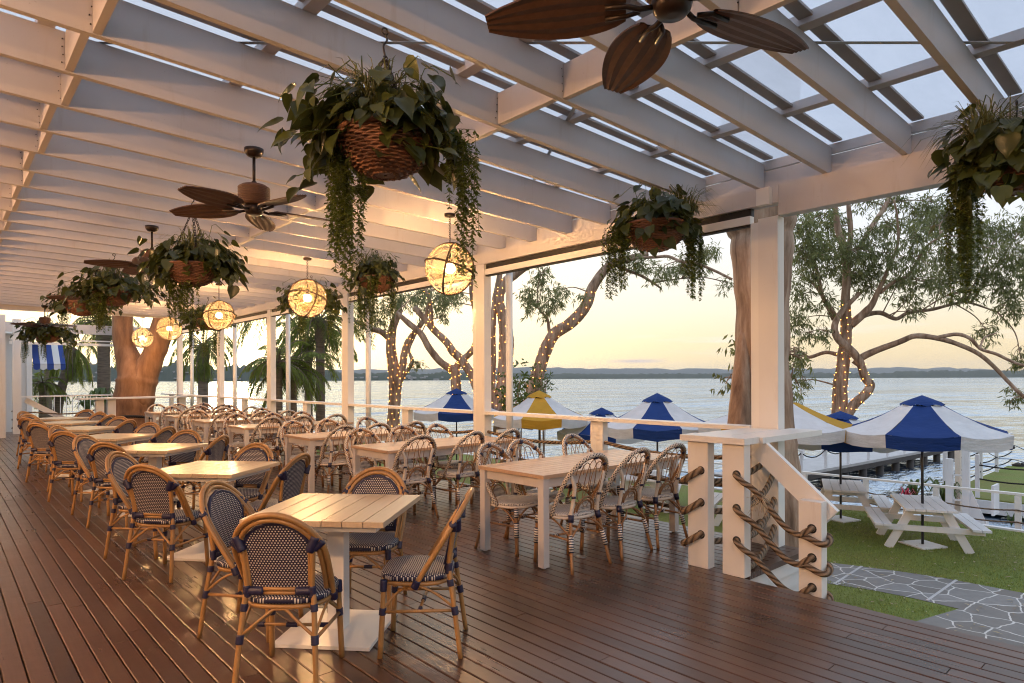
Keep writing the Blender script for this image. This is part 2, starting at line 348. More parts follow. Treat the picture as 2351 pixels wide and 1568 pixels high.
# ------------------------------------------------------------------ mesh helpers
class MB:
    def __init__(s): s.v = []; s.f = []; s.sm = []; s.uv = []; s.mi = []; s.n = 0; s.cur = 0
    def add(s, verts, faces, smooth=False, uvs=None):
        o = s.n; s.v.extend(verts); s.n += len(verts)
        for i, f in enumerate(faces):
            s.f.append([k + o for k in f]); s.sm.append(smooth); s.mi.append(s.cur)
            s.uv.append(uvs[i] if uvs else [(0, 0)] * len(f))
        return s
    def box(s, c, d, rot=None):
        x, y, z = d[0] / 2, d[1] / 2, d[2] / 2
        p = [Vector(q) for q in ((-x,-y,-z),(x,-y,-z),(x,y,-z),(-x,y,-z),(-x,-y,z),(x,-y,z),(x,y,z),(-x,y,z))]
        if rot is not None: p = [rot @ q for q in p]
        c = Vector(c)
        return s.add([tuple(q + c) for q in p], [(0,3,2,1),(4,5,6,7),(0,1,5,4),(1,2,6,5),(2,3,7,6),(3,0,4,7)])
    def b(s, x0, x1, y0, y1, z0, z1): return s.box(((x0+x1)/2, (y0+y1)/2, (z0+z1)/2), (abs(x1-x0), abs(y1-y0), abs(z1-z0)))
    def bar(s, p, q, w, h, up=(0, 0, 1)):
        p, q = Vector(p), Vector(q); d = q - p; L = d.length; d.normalize(); u = Vector(up)
        r = d.cross(u)
        if r.length < 1e-4: r = d.cross(Vector((0, 1, 0)))
        r.normalize(); u = r.cross(d)
        return s.box((p + q) / 2, (w, L, h), Matrix((r, d, u)).transposed())
    def tube(s, pts, r, n=8, closed=False, cap=True):
        P = [Vector(p) for p in pts]; m = len(P); rr = r if isinstance(r, (list, tuple)) else [r] * m
        T = []
        for i in range(m):
            a = P[i-1] if (i > 0 or closed) else P[i]; c = P[(i+1) % m] if (i < m-1 or closed) else P[i]
            t = c - a; T.append(t.normalized() if t.length > 1e-9 else Vector((0, 0, 1)))
        nrm = T[0].cross(Vector((0, 0, 1)))
        if nrm.length < 1e-3: nrm = T[0].cross(Vector((0, 1, 0)))
        nrm.normalize(); V = []; L = [0.0]
        for i in range(m):
            if i:
                nrm = nrm - T[i] * nrm.dot(T[i])
                if nrm.length < 1e-6: nrm = T[i].orthogonal()
                nrm.normalize(); L.append(L[-1] + (P[i] - P[i-1]).length)
            bi = T[i].cross(nrm)
            for k in range(n):
                a = 2 * math.pi * k / n; V.append(tuple(P[i] + (nrm * math.cos(a) + bi * math.sin(a)) * rr[i]))
        F = []; U = []; seg = m if closed else m - 1
        tot = L[-1] + ((P[0] - P[-1]).length if closed else 0)
        for i in range(seg):
            j = (i + 1) % m; l1 = L[j] if j else tot
            for k in range(n):
                k2 = (k + 1) % n; F.append((i*n+k, i*n+k2, j*n+k2, j*n+k))
                U.append([(k/n, L[i]), ((k+1)/n, L[i]), ((k+1)/n, l1), (k/n, l1)])
        if cap and not closed:
            F.append(tuple(range(n-1, -1, -1))); U.append([(0, 0)] * n); F.append(tuple((m-1)*n + k for k in range(n))); U.append([(0, 0)] * n)
        return s.add(V, F, True, U)
    def lathe(s, prof, n=24, c=(0, 0, 0), smooth=True, a0=0, cap=True):
        V = []; F = []
        for r, z in prof:
            for k in range(n):
                a = a0 + 2*math.pi*k/n; V.append((c[0]+r*math.cos(a), c[1]+r*math.sin(a), c[2]+z))
        m = len(prof)
        for i in range(m-1):
            for k in range(n): k2 = (k+1) % n; F.append((i*n+k, i*n+k2, (i+1)*n+k2, (i+1)*n+k))
        s.add(V, F, smooth)
        if cap:
            o = s.n - len(V)
            if prof[0][0] > 1e-4: s.f.append([o+k for k in range(n-1, -1, -1)]); s.sm.append(False); s.mi.append(s.cur); s.uv.append([(0,0)]*n)
            if prof[-1][0] > 1e-4: s.f.append([o+(m-1)*n+k for k in range(n)]); s.sm.append(False); s.mi.append(s.cur); s.uv.append([(0,0)]*n)
        return s
    def prism(s, poly, z0, z1):
        n = len(poly); V = [(x, y, z0) for x, y in poly] + [(x, y, z1) for x, y in poly]
        F = [tuple(range(n-1, -1, -1)), tuple(range(n, 2*n))] + [(i, (i+1) % n, n+(i+1) % n, n+i) for i in range(n)]
        return s.add(V, F)
    def sphere(s, c, r, n=12, m=8): 
        return s.lathe([(max(1e-5, r*math.sin(math.pi*i/m)), -r*math.cos(math.pi*i/m)) for i in range(m+1)], n, c, True, 0, False)
    def torus(s, c, R_, r, ax=(0, 0, 1), n=12, k=6, sq=1.0):
        q = Vector(ax).to_track_quat('Z', 'Y').to_matrix(); c = Vector(c)
        return s.tube([c + q @ Vector((R_*math.cos(2*math.pi*i/n), R_*sq*math.sin(2*math.pi*i/n), 0)) for i in range(n)], r, k, True)
    def build(s, name, mats, parent=None, loc=None):
        me = bpy.data.meshes.new(name); me.from_pydata(s.v, [], s.f); me.validate(clean_customdata=False)
        if not isinstance(mats, (list, tuple)): mats = [mats]
        for m in mats: me.materials.append(MAT[m])
        if len(me.polygons) == len(s.sm):
            me.polygons.foreach_set('use_smooth', s.sm)
            if len(mats) > 1: me.polygons.foreach_set('material_index', s.mi)
            if any(u[-1] != (0, 0) or u[0] != (0, 0) for u in s.uv):
                ul = me.uv_layers.new(name='UVMap'); ul.data.foreach_set('uv', [c for f in s.uv for p in f for c in p])
        me.update(); o = bpy.data.objects.new(name, me); COL.objects.link(o)
        if parent: o.parent = parent
        if loc is not None: o.location = loc
        return o
def np_mesh(name, verts, quads, mat, parent=None, smooth=False):   # fast path for leaf quads
    me = bpy.data.meshes.new(name); nv, nf = len(verts), len(quads); k = quads.shape[1]
    me.vertices.add(nv); me.vertices.foreach_set('co', np.asarray(verts, np.float32).ravel())
    me.loops.add(nf * k); me.loops.foreach_set('vertex_index', np.asarray(quads, np.int32).ravel())
    me.polygons.add(nf); me.polygons.foreach_set('loop_start', np.arange(nf, dtype=np.int32) * k)
    me.update(calc_edges=True); me.materials.append(MAT[mat])
    if smooth: me.polygons.foreach_set('use_smooth', [True] * nf)
    o = bpy.data.objects.new(name, me); COL.objects.link(o)
    if parent: o.parent = parent
    return o
def tag(o, label=None, cat=None, group=None, kind=None):
    if label: o['label'] = label
    if cat: o['category'] = cat
    if group: o['group'] = group
    if kind: o['kind'] = kind
    return o
def thing(name, label, cat, loc=(0, 0, 0), rz=0, group=None):
    o = bpy.data.objects.new(name, None); COL.objects.link(o); o.location = loc; o.rotation_euler = (0, 0, rz); o.empty_display_size = .1
    return tag(o, label, cat, group)
def dup(root, loc, rz, label=None, group=None):
    r = root.copy(); COL.objects.link(r); r.location = loc; r.rotation_euler = (0, 0, rz)
    if label: r['label'] = label
    if group: r['group'] = group
    for ch in list(root.children):
        c = ch.copy(); COL.objects.link(c); c.parent = r
        for g in list(ch.children):
            d = g.copy(); COL.objects.link(d); d.parent = c
    return r
def arc(n): return [i / (n - 1) for i in range(n)]
def spline(pts, k=6):       # Catmull-Rom through the points
    P = [Vector(p) for p in pts]; P = [P[0]*2 - P[1]] + P + [P[-1]*2 - P[-2]]; out = []
    for i in range(1, len(P) - 2):
        for j in range(k):
            t = j / k; a, b, c, d = P[i-1:i+3]
            out.append(.5 * ((2*b) + (c-a)*t + (2*a - 5*b + 4*c - d)*t*t + (3*b - a - 3*c + d)*t**3))
    out.append(P[-2]); return out
def lerpr(rs, m):           # radii spread along m points
    return [float(np.interp(i / (m - 1), np.linspace(0, 1, len(rs)), rs)) for i in range(m)]
#@@SETTING
LATE = []
# ------------------------------------------------------------------ ground, lawn, water, hills
LAWN, LAKE = -1.35, -2.4
m = MB(); m.add([(-13800, -13800, -5), (13800, -13800, -5), (13800, 13800, -5), (-13800, 13800, -5)], [(0, 1, 2, 3)])
tag(m.build('ground', 'shore_rock'), kind='structure')
m = MB(); m.b(-40, 15.3, -30, 46, -5.2, LAWN)
tag(m.build('lawn', 'turf'), kind='structure')
rg = np.random.default_rng(6); nbl = 150000
bx = 4.9 + 10.3 * rg.random(nbl) ** .8; by = -3 + 8.6 * rg.random(nbl)
def on_path(x, y): return ((x > 9.62) & (x < np.interp(y, [1.8, 2.7, 3.3, 4.0, 4.4], [11.02, 10.98, 10.87, 10.66, 10.5])) & (y < 5.6)) | ((x < 9.7) & (x > 6.9) & (y < 2.28 + (9.66 - x) * .27))
ok = ~on_path(bx, by); bx, by = bx[ok], by[ok]; k = len(bx); an = rg.random(k) * 6.283; hh = .012 + .022 * rg.random(k); le = rg.normal(0, .012, (k, 2)); wd_ = .003 + .003 * rg.random(k)
sx, sy = np.cos(an) * wd_, np.sin(an) * wd_; z0 = np.full(k, LAWN + .001)
Vb = np.stack([np.stack([bx - sx, by - sy, z0], 1), np.stack([bx + sx, by + sy, z0], 1), np.stack([bx + le[:, 0], by + le[:, 1], z0 + hh], 1)], 1).reshape(-1, 3)
LATE.append(lambda: tag(np_mesh('grass', Vb, np.arange(len(Vb)).reshape(-1, 3), 'turf_blade'), 'short green turf blades of the lawn', 'grass', kind='stuff'))
m = MB()
n = 60
for i in range(n + 1):
    y = -30 + 90 * i / n
    for j, (dx, z) in enumerate(((0, LAWN - .05), (.12, LAWN - .3), (1.2, -1.75), (2.2, -2.2), (3.6, -2.75))):
        m.v.append((15.3 + dx + .25 * noise.noise((i * .7, j * 3.1, 0)) * (j > 1), y, z + .12 * noise.noise((i * .9, j * 2.3, 5)) * (j > 1))); m.n += 1
for i in range(n):
    for j in range(4): m.f.append([i*5+j, i*5+j+1, (i+1)*5+j+1, (i+1)*5+j]); m.sm.append(True); m.mi.append(0); m.uv.append([(0, 0)] * 4)
tag(m.build('shore_bank', 'shore_rock'), kind='structure')
m = MB(); m.b(15.3, 15.42, -30, 46, LAWN - .2, LAWN + .035); tag(m.build('lawn_kerb', 'picnic_white'), kind='structure')
m = MB(); m.add([(-13800, -13800, LAKE), (13800, -13800, LAKE), (13800, 13800, LAKE), (-13800, 13800, LAKE)], [(0, 1, 2, 3)])
tag(m.build('lake', 'lake_water'), kind='structure')
m = MB()
poly = [(11.05, -12), (11.01, 1.83), (10.98, 2.74), (10.87, 3.27), (10.66, 3.96), (10.5, 4.4), (10.1, 5.6), (9.0, 5.6), (9.3, 4.4), (9.48, 3.78), (9.64, 3.22), (9.68, 2.8), (9.66, 2.26), (8.99, 2.44), (7.0, 2.95), (7.0, -12)]
m.add([(x, y, LAWN + .006) for x, y in poly], [tuple(range(len(poly)))])
tag(m.build('garden_path', 'crazy_paving'), kind='structure')
m = MB()
for (x0, y0), (x1, y1) in (((9.50, 3.72), (10.72, 3.78)), ((9.70, 2.62), (10.99, 2.60))):
    m.bar((x0, y0, LAWN + .008), (x1, y1, LAWN + .008), .035, .012)
tag(m.build('path_joint', 'jetty_deck'), kind='structure')

def ridge(name, mat, x0px, x1px, dist, hfun, depth, n=220, seed=0, rough=.2):
    m = MB(); V = []; rows = ((0, 0), (.15, .7), (.5, 1.0), (1, .6), (1.4, 0))
    for i in range(n + 1):
        px = x0px + (x1px - x0px) * i / n
        base = W(px, HY, dist)
        d = Vector((base.x, base.y, 0)).normalized()
        hh = hfun(px) * (1 + rough * noise.noise((px * .021, seed, 0)) + rough * .8 * noise.noise((px * .09, seed, 3)) + rough * .5 * noise.noise((px * .31, seed, 9)))
        for t, hz in rows: V.append((base.x + d.x * depth * t, base.y + d.y * depth * t, LAKE - .3 + hh * hz))
    k = len(rows); F = [(i*k+j, (i+1)*k+j, (i+1)*k+j+1, i*k+j+1) for i in range(n) for j in range(k-1)]
    m.add(V, F, True); return tag(m.build(name, mat), kind='structure')
ridge('far_hills', 'hill_trees', -600, 3200, 9500, lambda p: 150 + 35 * math.exp(-((p - 1150) / 300) ** 2) + 10 * math.exp(-((p - 2000) / 160) ** 2) - 60 * (p > 2180) * min(1, (p - 2180) / 200), 2500, seed=2, rough=.14)
ridge('far_shore', 'shore_trees', 1100, 3200, 3600, lambda p: 30 + 12 * (p > 2050) + 10 * math.exp(-((p - 1150) / 120) ** 2), 500, n=420, seed=5, rough=.3)
ridge('left_shore', 'shore_trees', -900, 1180, 1650, lambda p: (44 if p < 500 else 44 - 22 * min(1, (p - 500) / 320)) * max(.3, 1 if p < 1080 else (1180 - p) / 100), 300, n=520, seed=8, rough=.34)
m = MB(); r2 = random.Random(4)
for i in range(70):
    px = r2.uniform(-50, 1050); hz = r2.uniform(3, 26) * (1 if px < 500 else .45); p = W(px, HY, 1640 + 40 * hz / 26)
    w = r2.uniform(4, 11)
    m.box((p.x, p.y, LAKE + hz), (w, w, r2.uniform(2.5, 5)))
tag(m.build('shore_houses', 'far_roof'), 'distant houses scattered among trees along the left shore', 'houses', kind='stuff')

def litter():
    g = np.random.default_rng(12); n = 900; x = 5.0 + 10 * g.random(n); y = -2.5 + 8.2 * g.random(n); a = g.random(n) * 6.283; L = .02 + .035 * g.random(n); w = L * .3
    z = LAWN + .022 + .01 * g.random(n); c, s_ = np.cos(a), np.sin(a)
    P = lambda u, v, dz: np.stack([x + c*u - s_*v, y + s_*u + c*v, z + dz], 1)
    V = np.stack([P(-L, 0*L, 0), P(0*L, -w, .006), P(L, 0*L, .0), P(0*L, w, .004)], 1).reshape(-1, 3)
    tag(np_mesh('leaf_litter', V, np.arange(len(V)).reshape(-1, 4), 'dry_leaf'), 'dry gum leaves scattered over lawn and path', 'leaves', kind='stuff')
LATE.append(litter)
# ------------------------------------------------------------------ deck
DX0, DX1, DY0, DY1, PITCH = -3.2, 6.1, -3.0, 25.2, .105
FRONT_X = 4.83
m = MB(); r2 = random.Random(3)
nb = int((DX1 - DX0) / PITCH)
for i in range(nb):
    x0 = DX0 + i * PITCH + .0035; x1 = x0 + PITCH - .007
    y = DY0 - r2.uniform(0, 2) if x1 < FRONT_X else 2.66
    while y < DY1:
        L = r2.uniform(2.4, 5.4); y2 = min(y + L, DY1)
        if y2 - y > .05:
            z = r2.uniform(-.0012, .0012); ya = max(y, DY0) + .002; yb = y2 - .002; e = .004
            if yb > ya:
                V = [(x0, ya, -.03), (x1, ya, -.03), (x1, yb, -.03), (x0, yb, -.03), (x0, ya, z - e), (x1, ya, z - e), (x1, yb, z - e), (x0, yb, z - e),
                     (x0 + e, ya, z), (x1 - e, ya, z), (x1 - e, yb, z), (x0 + e, yb, z)]
                m.add(V, [(4, 0, 3, 7), (1, 5, 6, 2), (4, 7, 11, 8), (9, 10, 6, 5), (8, 11, 10, 9), (0, 4, 8, 9, 5, 1), (3, 2, 6, 10, 11, 7)])
        y = y2
tag(m.build('deck', 'deck_timber'), kind='structure')
m = MB(); m.b(DX0, FRONT_X - .03, DY0, 2.53, -.22, -.035); m.b(DX0, DX1 - .03, 2.70, DY1, -.22, -.036)
tag(m.build('deck_subframe', 'pile_timber'), kind='structure')
m = MB()
for k in range(11):      # lapped weatherboards under the deck edge beside the stair
    z1 = -.05 - k * .118
    m.add([(4.90, 2.63, z1), (6.14, 2.63, z1), (6.14, 2.60, z1 - .112), (4.90, 2.60, z1 - .112), (4.90, 2.65, z1), (6.14, 2.65, z1), (6.14, 2.65, z1 - .112), (4.90, 2.65, z1 - .112)],
          [(0, 1, 2, 3), (4, 7, 6, 5), (0, 3, 7, 4), (1, 5, 6, 2), (3, 2, 6, 7), (0, 4, 5, 1)])
    m.b(6.14, 6.165, 2.61, 9, z1 - .112, z1)
tag(m.build('deck_skirt', 'white_paint'), 'white lapped weatherboard skirt below the deck edge behind the rope handrail', 'skirting', kind='structure')
m = MB(); m.b(4.92, 6.2, 2.585, 2.66, -.045, .004); tag(m.build('deck_nosing', 'deck_timber'), kind='structure')

# ------------------------------------------------------------------ verandah: one thing, many parts
ver = thing('verandah', 'white timber verandah roof of close rafters on tall posts over the dining deck', 'verandah', (0, 0, 0))
def zb(x): return 3.42 + .024 * (5.97 - x)          # underside of the rafters
RY = [1.11 + .633 * k for k in range(-3, 32)]
for y in RY:
    m = MB(); d = RND.uniform(-.006, .006); x0, x1, w, h = -3.0, 5.99, .023, .25
    V = []
    for x in (x0, x1):
        z = zb(x)
        V += [(x, y - w + d, z), (x, y + w + d, z), (x, y + w + d, z + h), (x, y - w + d, z + h)]
    m.add(V, [(0, 3, 2, 1), (4, 5, 6, 7), (0, 1, 5, 4), (1, 2, 6, 5), (2, 3, 7, 6), (3, 0, 4, 7)])
    m.build('rafter', 'white_paint', ver)
    m = MB(); V = []
    for x in (x0, x1):
        z = zb(x) + .285
        V += [(x, y - .115, z), (x, y - .03, z), (x, y - .03, z + .018), (x, y - .115, z + .018)]
    m.add(V, [(0, 3, 2, 1), (4, 5, 6, 7), (0, 1, 5, 4), (1, 2, 6, 5), (2, 3, 7, 6), (3, 0, 4, 7)])
    m.build('glazing_bar', 'glazing_bar', ver)
for xi, xn in enumerate((.66, 3.16)):
    for k in range(len(RY) - 1):
        x = xn + (.025 if k % 2 else -.025) + RND.uniform(-.006, .006); m = MB()
        m.b(x - .022, x + .022, RY[k] + .03, RY[k+1] - .03, zb(x) + .004, zb(x) + .235); 
        if k < 16:
            m.cur = 1
            for zz in (.05, .10, .15, .20): m.lathe([(.0045, 0), (.0045, .004)], 5, (x - .03 + RND.uniform(-.01, .01), RY[k+1] - .0285, zb(x) + zz)); m.v[-10:] = [(vx, RY[k+1] - .0285 + (vz - zb(x) - zz)*1.5, zb(x) + zz + (vy - RY[k+1] + .0285)) for vx, vy, vz in m.v[-10:]]
        m.build('nogging', ['white_paint', 'dark_metal'], ver)
for k in range(8):
    x = 5.06 - 1.135 * k; m = MB(); z = zb(x) + .251
    m.b(x - .045, x + .045, RY[0] - .3, RY[-1] + .25, z, z + .07); m.build('batten', 'white_paint', ver)
m = MB()
V = [(-3.1, RY[0] - .35, zb(-3.1) + .335), (6.35, RY[0] - .35, zb(6.35) + .335), (6.35, RY[-1] + .3, zb(6.35) + .335), (-3.1, RY[-1] + .3, zb(-3.1) + .335)]
m.add(V + [(x, y, z + .006) for x, y, z in V], [(0, 3, 2, 1), (4, 5, 6, 7)]); m.build('roof_sheet', 'roof_sheet', ver)
PY = [2.81, 7.15, 11.27, 15.08, 18.73, 22.77]
m = MB(); m.b(5.90, 6.03, -1.2, 2.80, 3.13, 3.418); m.build('beam', 'white_paint', ver)
m = MB(); m.b(5.90, 6.03, 2.803, 25, 3.255, 3.418); m.build('beam', 'white_paint', ver)
m = MB(); m.b(6.0, 6.03, -1.2, 25, 3.423, 3.60); m.b(6.0, 6.03, -1.2, 25, 3.612, 3.70); m.build('eave_board', 'white_paint', ver)
m = MB(); m.b(5.94, 6.0, 3.09, 25, 3.18, 3.254); m.build('blind_slot', 'black_track', ver)
m = MB(); m.b(5.915, 5.99, 3.09, 25, 3.10, 3.179); m.build('blind_track', 'white_metal', ver)
m = MB(); m.b(5.925, 5.98, 3.09, 25, 3.078, 3.099); m.build('blind_hem', 'black_track', ver)
for i, y in enumerate(PY):
    m = MB(); m.b(5.90, 6.03, y, y + .19, 0, 3.254 if i else 3.128); m.build('post', 'rail_paint', ver)
    m = MB(); m.b(5.915, 5.93, y + .191, y + .275, 0, 3.10); m.b(5.97, 5.985, y + .191, y + .275, 0, 3.10); m.b(5.93, 5.97, y + .191, y + .205, 0, 3.1); m.b(5.93, 5.97, y + .262, y + .275, 0, 3.1)
    m.build('blind_channel', 'white_metal', ver)
    if i:
        m = MB(); m.lathe([(.052, 0), (.052, 3.4)], 14, (6.27, y - .13, 0)); m.b(6.03, 6.22, y - .15, y - .11, .82, .86); m.build('downpipe', 'white_metal', ver)
m = MB(); m.b(5.86, 5.90, 2.86, 2.99, 3.25, 3.40); m.lathe([(.001, 0), (.03, 0), (.04, .01)], 16, (0, 0, 0)); m2 = MB(); m2.b(5.84, 5.899, 2.86, 2.99, 3.24, 3.40)
m2.build('track_bracket', 'white_metal', ver)
m = MB(); m.b(-1.5, 5.9, 24.9, 25.0, 3.1, 3.40); m.build('beam', 'white_paint', ver)
m = MB(); m.b(1.7, 5.9, 24.9, 24.98, 2.72, 2.80); m.b(1.7, 5.9, 24.9, 24.96, 2.86, 2.9); m.build('blind_track', 'white_metal', ver)
m = MB(); m.b(1.72, 1.92, 24.0, 24.2, 0, 3.42); m.build('post', 'rail_paint', ver)
m = MB(); m.b(-3, 5.9, RY[-1] + .05, RY[-1] + .08, 3.40, 3.74); m.build('eave_board', 'white_paint', ver)
m = MB(); m.b(1.30, 1.46, 22.6, 22.8, 0, 3.42); m.build('post', 'rail_paint', ver)
# strap braces across the bays
for (xa, ya, xb, yb) in ((-.3, 5.95, 5.62, .32), (1.6, .2, 5.6, 6.2)):
    m = MB(); m.bar((xa, ya, zb(xa) + .2525), (xb, yb, zb(xb) + .2525), .032, .002); m.build('strap_brace', 'steel', ver)

# ------------------------------------------------------------------ deck railing
rl = thing('deck_railing', 'long white railing with flat cap between verandah posts along the lake side of the deck', 'railing', (5.97, 2.9, 0))
def rb(name, *a, mat='rail_paint', par=None, o=(5.97, 2.9, 0)):
    m = MB(); m.b(a[0]-o[0], a[1]-o[0], a[2]-o[1], a[3]-o[1], a[4], a[5]); return m.build(name, mat, par or rl)
ends = PY + [24.9]
for i in range(len(PY)):
    ya, yb = ends[i] + .276, ends[i+1] - .002
    rb('cap_rail', 5.885, 6.065, ya - (.0), yb, 1.085, 1.127)
    ym = (ya + yb) / 2 - .15
    if yb - ya > 1.5: rb('baluster_post', 5.925, 6.02, ym, ym + .19, 0, 1.084)
el = thing('end_railing', 'white railing with thin cap closing the far end of the deck', 'railing', (1.75, 24.4, 0))
m = MB(); m.bar((.1, -.05, 1.10), (3.9, .45, 1.10), .16, .04); m.build('cap_rail', 'rail_paint', el)
m = MB(); m.b(.0, .19, -.2, .0, 0, 1.08); m.build('baluster_post', 'rail_paint', el)
m = MB(); m.bar((.3, .1, 1.0), (1.7, .25, .1), .05, .16); m.build('stair_rail', 'rail_paint', el)
m = MB()
for z in (.75, .5, .25): m.tube(spline([(.12, -.22, z), (.0, -.26, z - .05), (.02, -.15, z - .1), (.6, 0, z - .15), (1.4, .1, z - .22), (2.2, .25, z - .12)]), .022, 7)
tag(m.build('barrier_rope', 'manila_rope', None, (1.75, 24.4, 0)), 'brown rope strung through the post below the far end railing', 'rope')

gate = thing('entry_rail', 'white stair rail of two thick posts under a cap with sloping handrail at deck edge', 'railing', (4.85, 2.7, 0))
def gb(name, *a): return rb(name, *a, par=gate, o=(4.85, 2.7, 0))
gb('newel_post', 4.80, 4.90, 2.89, 3.08, 0, 1.065); gb('newel_post', 4.79, 4.89, 2.56, 2.75, 0, 1.065)
gb('cap_board', 4.74, 4.98, 2.53, 3.12, 1.067, 1.117); gb('cap_board', 4.981, 6.12, 2.50, 2.79, 1.065, 1.113); gb('cap_board', 4.981, 5.895, 2.792, 3.10, 1.065, 1.115)
gb('short_post', 4.93, 5.03, 2.02, 2.19, -1.35, .66)
m = MB(); m.bar((.212, -.13, 1.02), (.212, -.70, .53), .05, .16); m.build('handrail', 'rail_paint', gate)
m = MB()
for x, y, z in [(4.7985, 2.955, zz) for zz in (.82, .55, .28)] + [(4.7885, 2.625, zz) for zz in (.82, .55, .29)] + [(4.9285, 2.09, zz) for zz in (.455, .235, .01)]:
    m.tube([(x - 4.85 + .03, y - 2.7, z), (x - 4.85, y - 2.7, z)], .036, 14)
m.build('rope_hole', 'black_track', gate)
def rope_thing(paths, label, r=.023, mat='manila_rope', name='barrier_rope', cat='rope', seg=8, group=None):
    c = Vector(paths[0][0]); m = MB()
    for p in paths: m.tube([v - c for v in spline(p, seg)], r, 9)
    return tag(m.build(name, mat, None, c), label, cat, group)
def sag(a, b, s, n=6): a, b = Vector(a), Vector(b); return [a.lerp(b, t) - Vector((0, 0, s * 4 * t * (1 - t))) for t in arc(n)]
for z, lab in ((.82, 'top'), (.55, 'middle'), (.28, 'bottom')):
    rope_thing([[(4.83, 2.955, z), (4.79, 2.96, z), (4.765, 3.0, z - .03), (4.76, 3.06, z - .07), (4.785, 3.115, z - .10), (4.86, 3.12, z - .10)] + sag((4.95, 3.11, z - .10), (5.90, 2.98, z - .06), .08)[1:]],
               'thick brown rope wrapped round the first entry post, %s of three' % lab, .028, group='ropes round the entry posts')
for z, z2, lab in ((.82, .455, 'upper'), (.55, .235, 'middle'), (.29, .01, 'lowest')):
    rope_thing([[(4.82, 2.625, z), (4.775, 2.62, z - .005), (4.765, 2.56, z - .05), (4.80, 2.48, z - .11)] + sag((4.83, 2.42, z - .16), (4.90, 2.13, z2 - .06), .07, 5)[1:] +
                [(4.905, 2.03, z2 - .095), (4.93, 1.99, z2 - .10), (5.0, 1.985, z2 - .085), (5.05, 2.02, z2 - .06), (5.045, 2.1, z2 - .05)],
                [(4.96, 2.09, z2), (4.915, 2.09, z2), (4.895, 2.13, z2 - .03), (4.895, 2.16, z2 - .06)]],
               '%s heavy rope sagging from entry post down to the short stair post' % lab, .0235, group='rope handrails on the entry stair')
fr = MB(); r2 = random.Random(8)
for i in range(46):
    a = Vector((4.815, 2.43, .66)); e = a + Vector((r2.uniform(-.07, .05), r2.uniform(-.08, .10), r2.uniform(-.16, .04)))
    fr.tube([a, a.lerp(e, .5) + Vector((0, 0, .015)), e], .0014, 3)
tag(fr.build('rope_tassel', 'frayed_fibre'), 'frayed straw tassel on the upper rope of the entry stair', 'tassel')
for (ya, yb, lab) in ((3.09, 4.96, 'between main post and first low post'), (5.15, 7.15, 'between first low post and second verandah post'), (7.43, 9.2, 'past the second verandah post')):
    rope_thing([sag((5.97, ya - .02, z), (5.97, yb + .02, z), .07, 7) for z in (.83, .55, .27)], 'three brown ropes sagging under the rail ' + lab, .023, group='ropes under the deck railing')
rope_thing([sag((5.93, 2.86, z), (4.87, 2.60, z - .14), .10, 7) for z in (.72, .46, .2)], 'dark ropes closing the gap between main post and entry post', .026)

# ------------------------------------------------------------------ house at the far left
ho = thing('house', 'white house corner beyond the far end of the deck', 'house', (2.7, 30, LAWN))
def hb(name, mat, *a, par=None):
    m = MB(); m.b(a[0]-2.7, a[1]-2.7, a[2]-30, a[3]-30, a[4]-LAWN, a[5]-LAWN); return m.build(name, mat, par or ho)
hb('wall', 'house_wall', -6, 2.7, 30, 38, LAWN, 3.3)
hb('wall', 'house_wall', -6, 1.62, 25.3, 29.9, LAWN, 3.2)
hb('wall', 'house_wall', -6, -3.25, -8, 25.2, LAWN, 3.66)
for k in range(6):
    y0 = -5.5 + 5 * k
    fr_ = hb('window', 'rail_paint', -3.249, -3.19, y0, y0 + 2.6, .1, 2.5)
    m = MB(); 
    for j in range(2): m.b(-3.189 - 2.7, -3.18 - 2.7, y0 + .1 + 1.25*j - 30, y0 + 1.2 + 1.25*j - 30, .2 - LAWN, 2.4 - LAWN)
    m.build('pane', 'dark_glass', fr_)
hb('roof', 'white_metal', -6.3, 3.1, 29.5, 38.3, 3.305, 3.5)
wf = hb('window', 'white_metal', -.2, 1.5, 25.24, 25.3, .9, 2.3); hb('pane', 'window_glow', -.1, 1.4, 25.225, 25.239, 1.0, 2.2, par=wf)
hb('corner_trim', 'rail_paint', 2.55, 2.72, 29.93, 29.999, LAWN, 3.3)
aw = thing('awning', 'blue and white striped awning with scalloped edge on the far house', 'awning', (2.75, 30.4, 2.08))
m = MB(); m.add([(0, .3, .95), (1.0, .3, .95), (1.0, -.5, .12), (0, -.5, .12), (0, .33, .97), (1.0, .33, .97), (1.0, -.52, .14), (0, -.52, .14)], [(0, 1, 2, 3), (4, 7, 6, 5), (3, 2, 6, 7), (0, 4, 5, 1), (0, 3, 7, 4), (1, 5, 6, 2)]); m.build('canopy', 'awning_cloth', aw)
m = MB(); ns = 5
for i in range(ns):
    x0, x1 = 1.0 * i / ns, 1.0 * (i + 1) / ns; pts = [(x0, .12), (x0, -.04)] + [(x0 + (x1 - x0) * t, -.04 - .06 * math.sin(math.pi * t)) for t in (.25, .5, .75)] + [(x1, -.04), (x1, .12)]
    m.add([(x, -.53, z) for x, z in pts], [tuple(range(len(pts)))])
m.build('valance', 'awning_cloth', aw)
m = MB(); m.b(1.8, 8.5, 25.4, 33, -.62, -.5); tag(m.build('lower_terrace', 'jetty_deck'), kind='structure')
bl = thing('balustrade', 'white metal balustrade of thin uprights beyond the deck end', 'balustrade', (3.3, 29.2, -.5))
m = MB(); m.b(0, 2.3, -.02, .02, 1.5, 1.54); m.b(0, 2.3, -.02, .02, .1, .13); m.build('rail', 'white_metal', bl)
m = MB()
for i in range(13): m.b(i * .19, i * .19 + .022, -.011, .011, 0, 1.5)
m.build('upright', 'white_metal', bl)
bc = thing('bar_counter', 'long white bar counter on square posts in front of the forked tree', 'counter', (4.45, 21.7, 0))
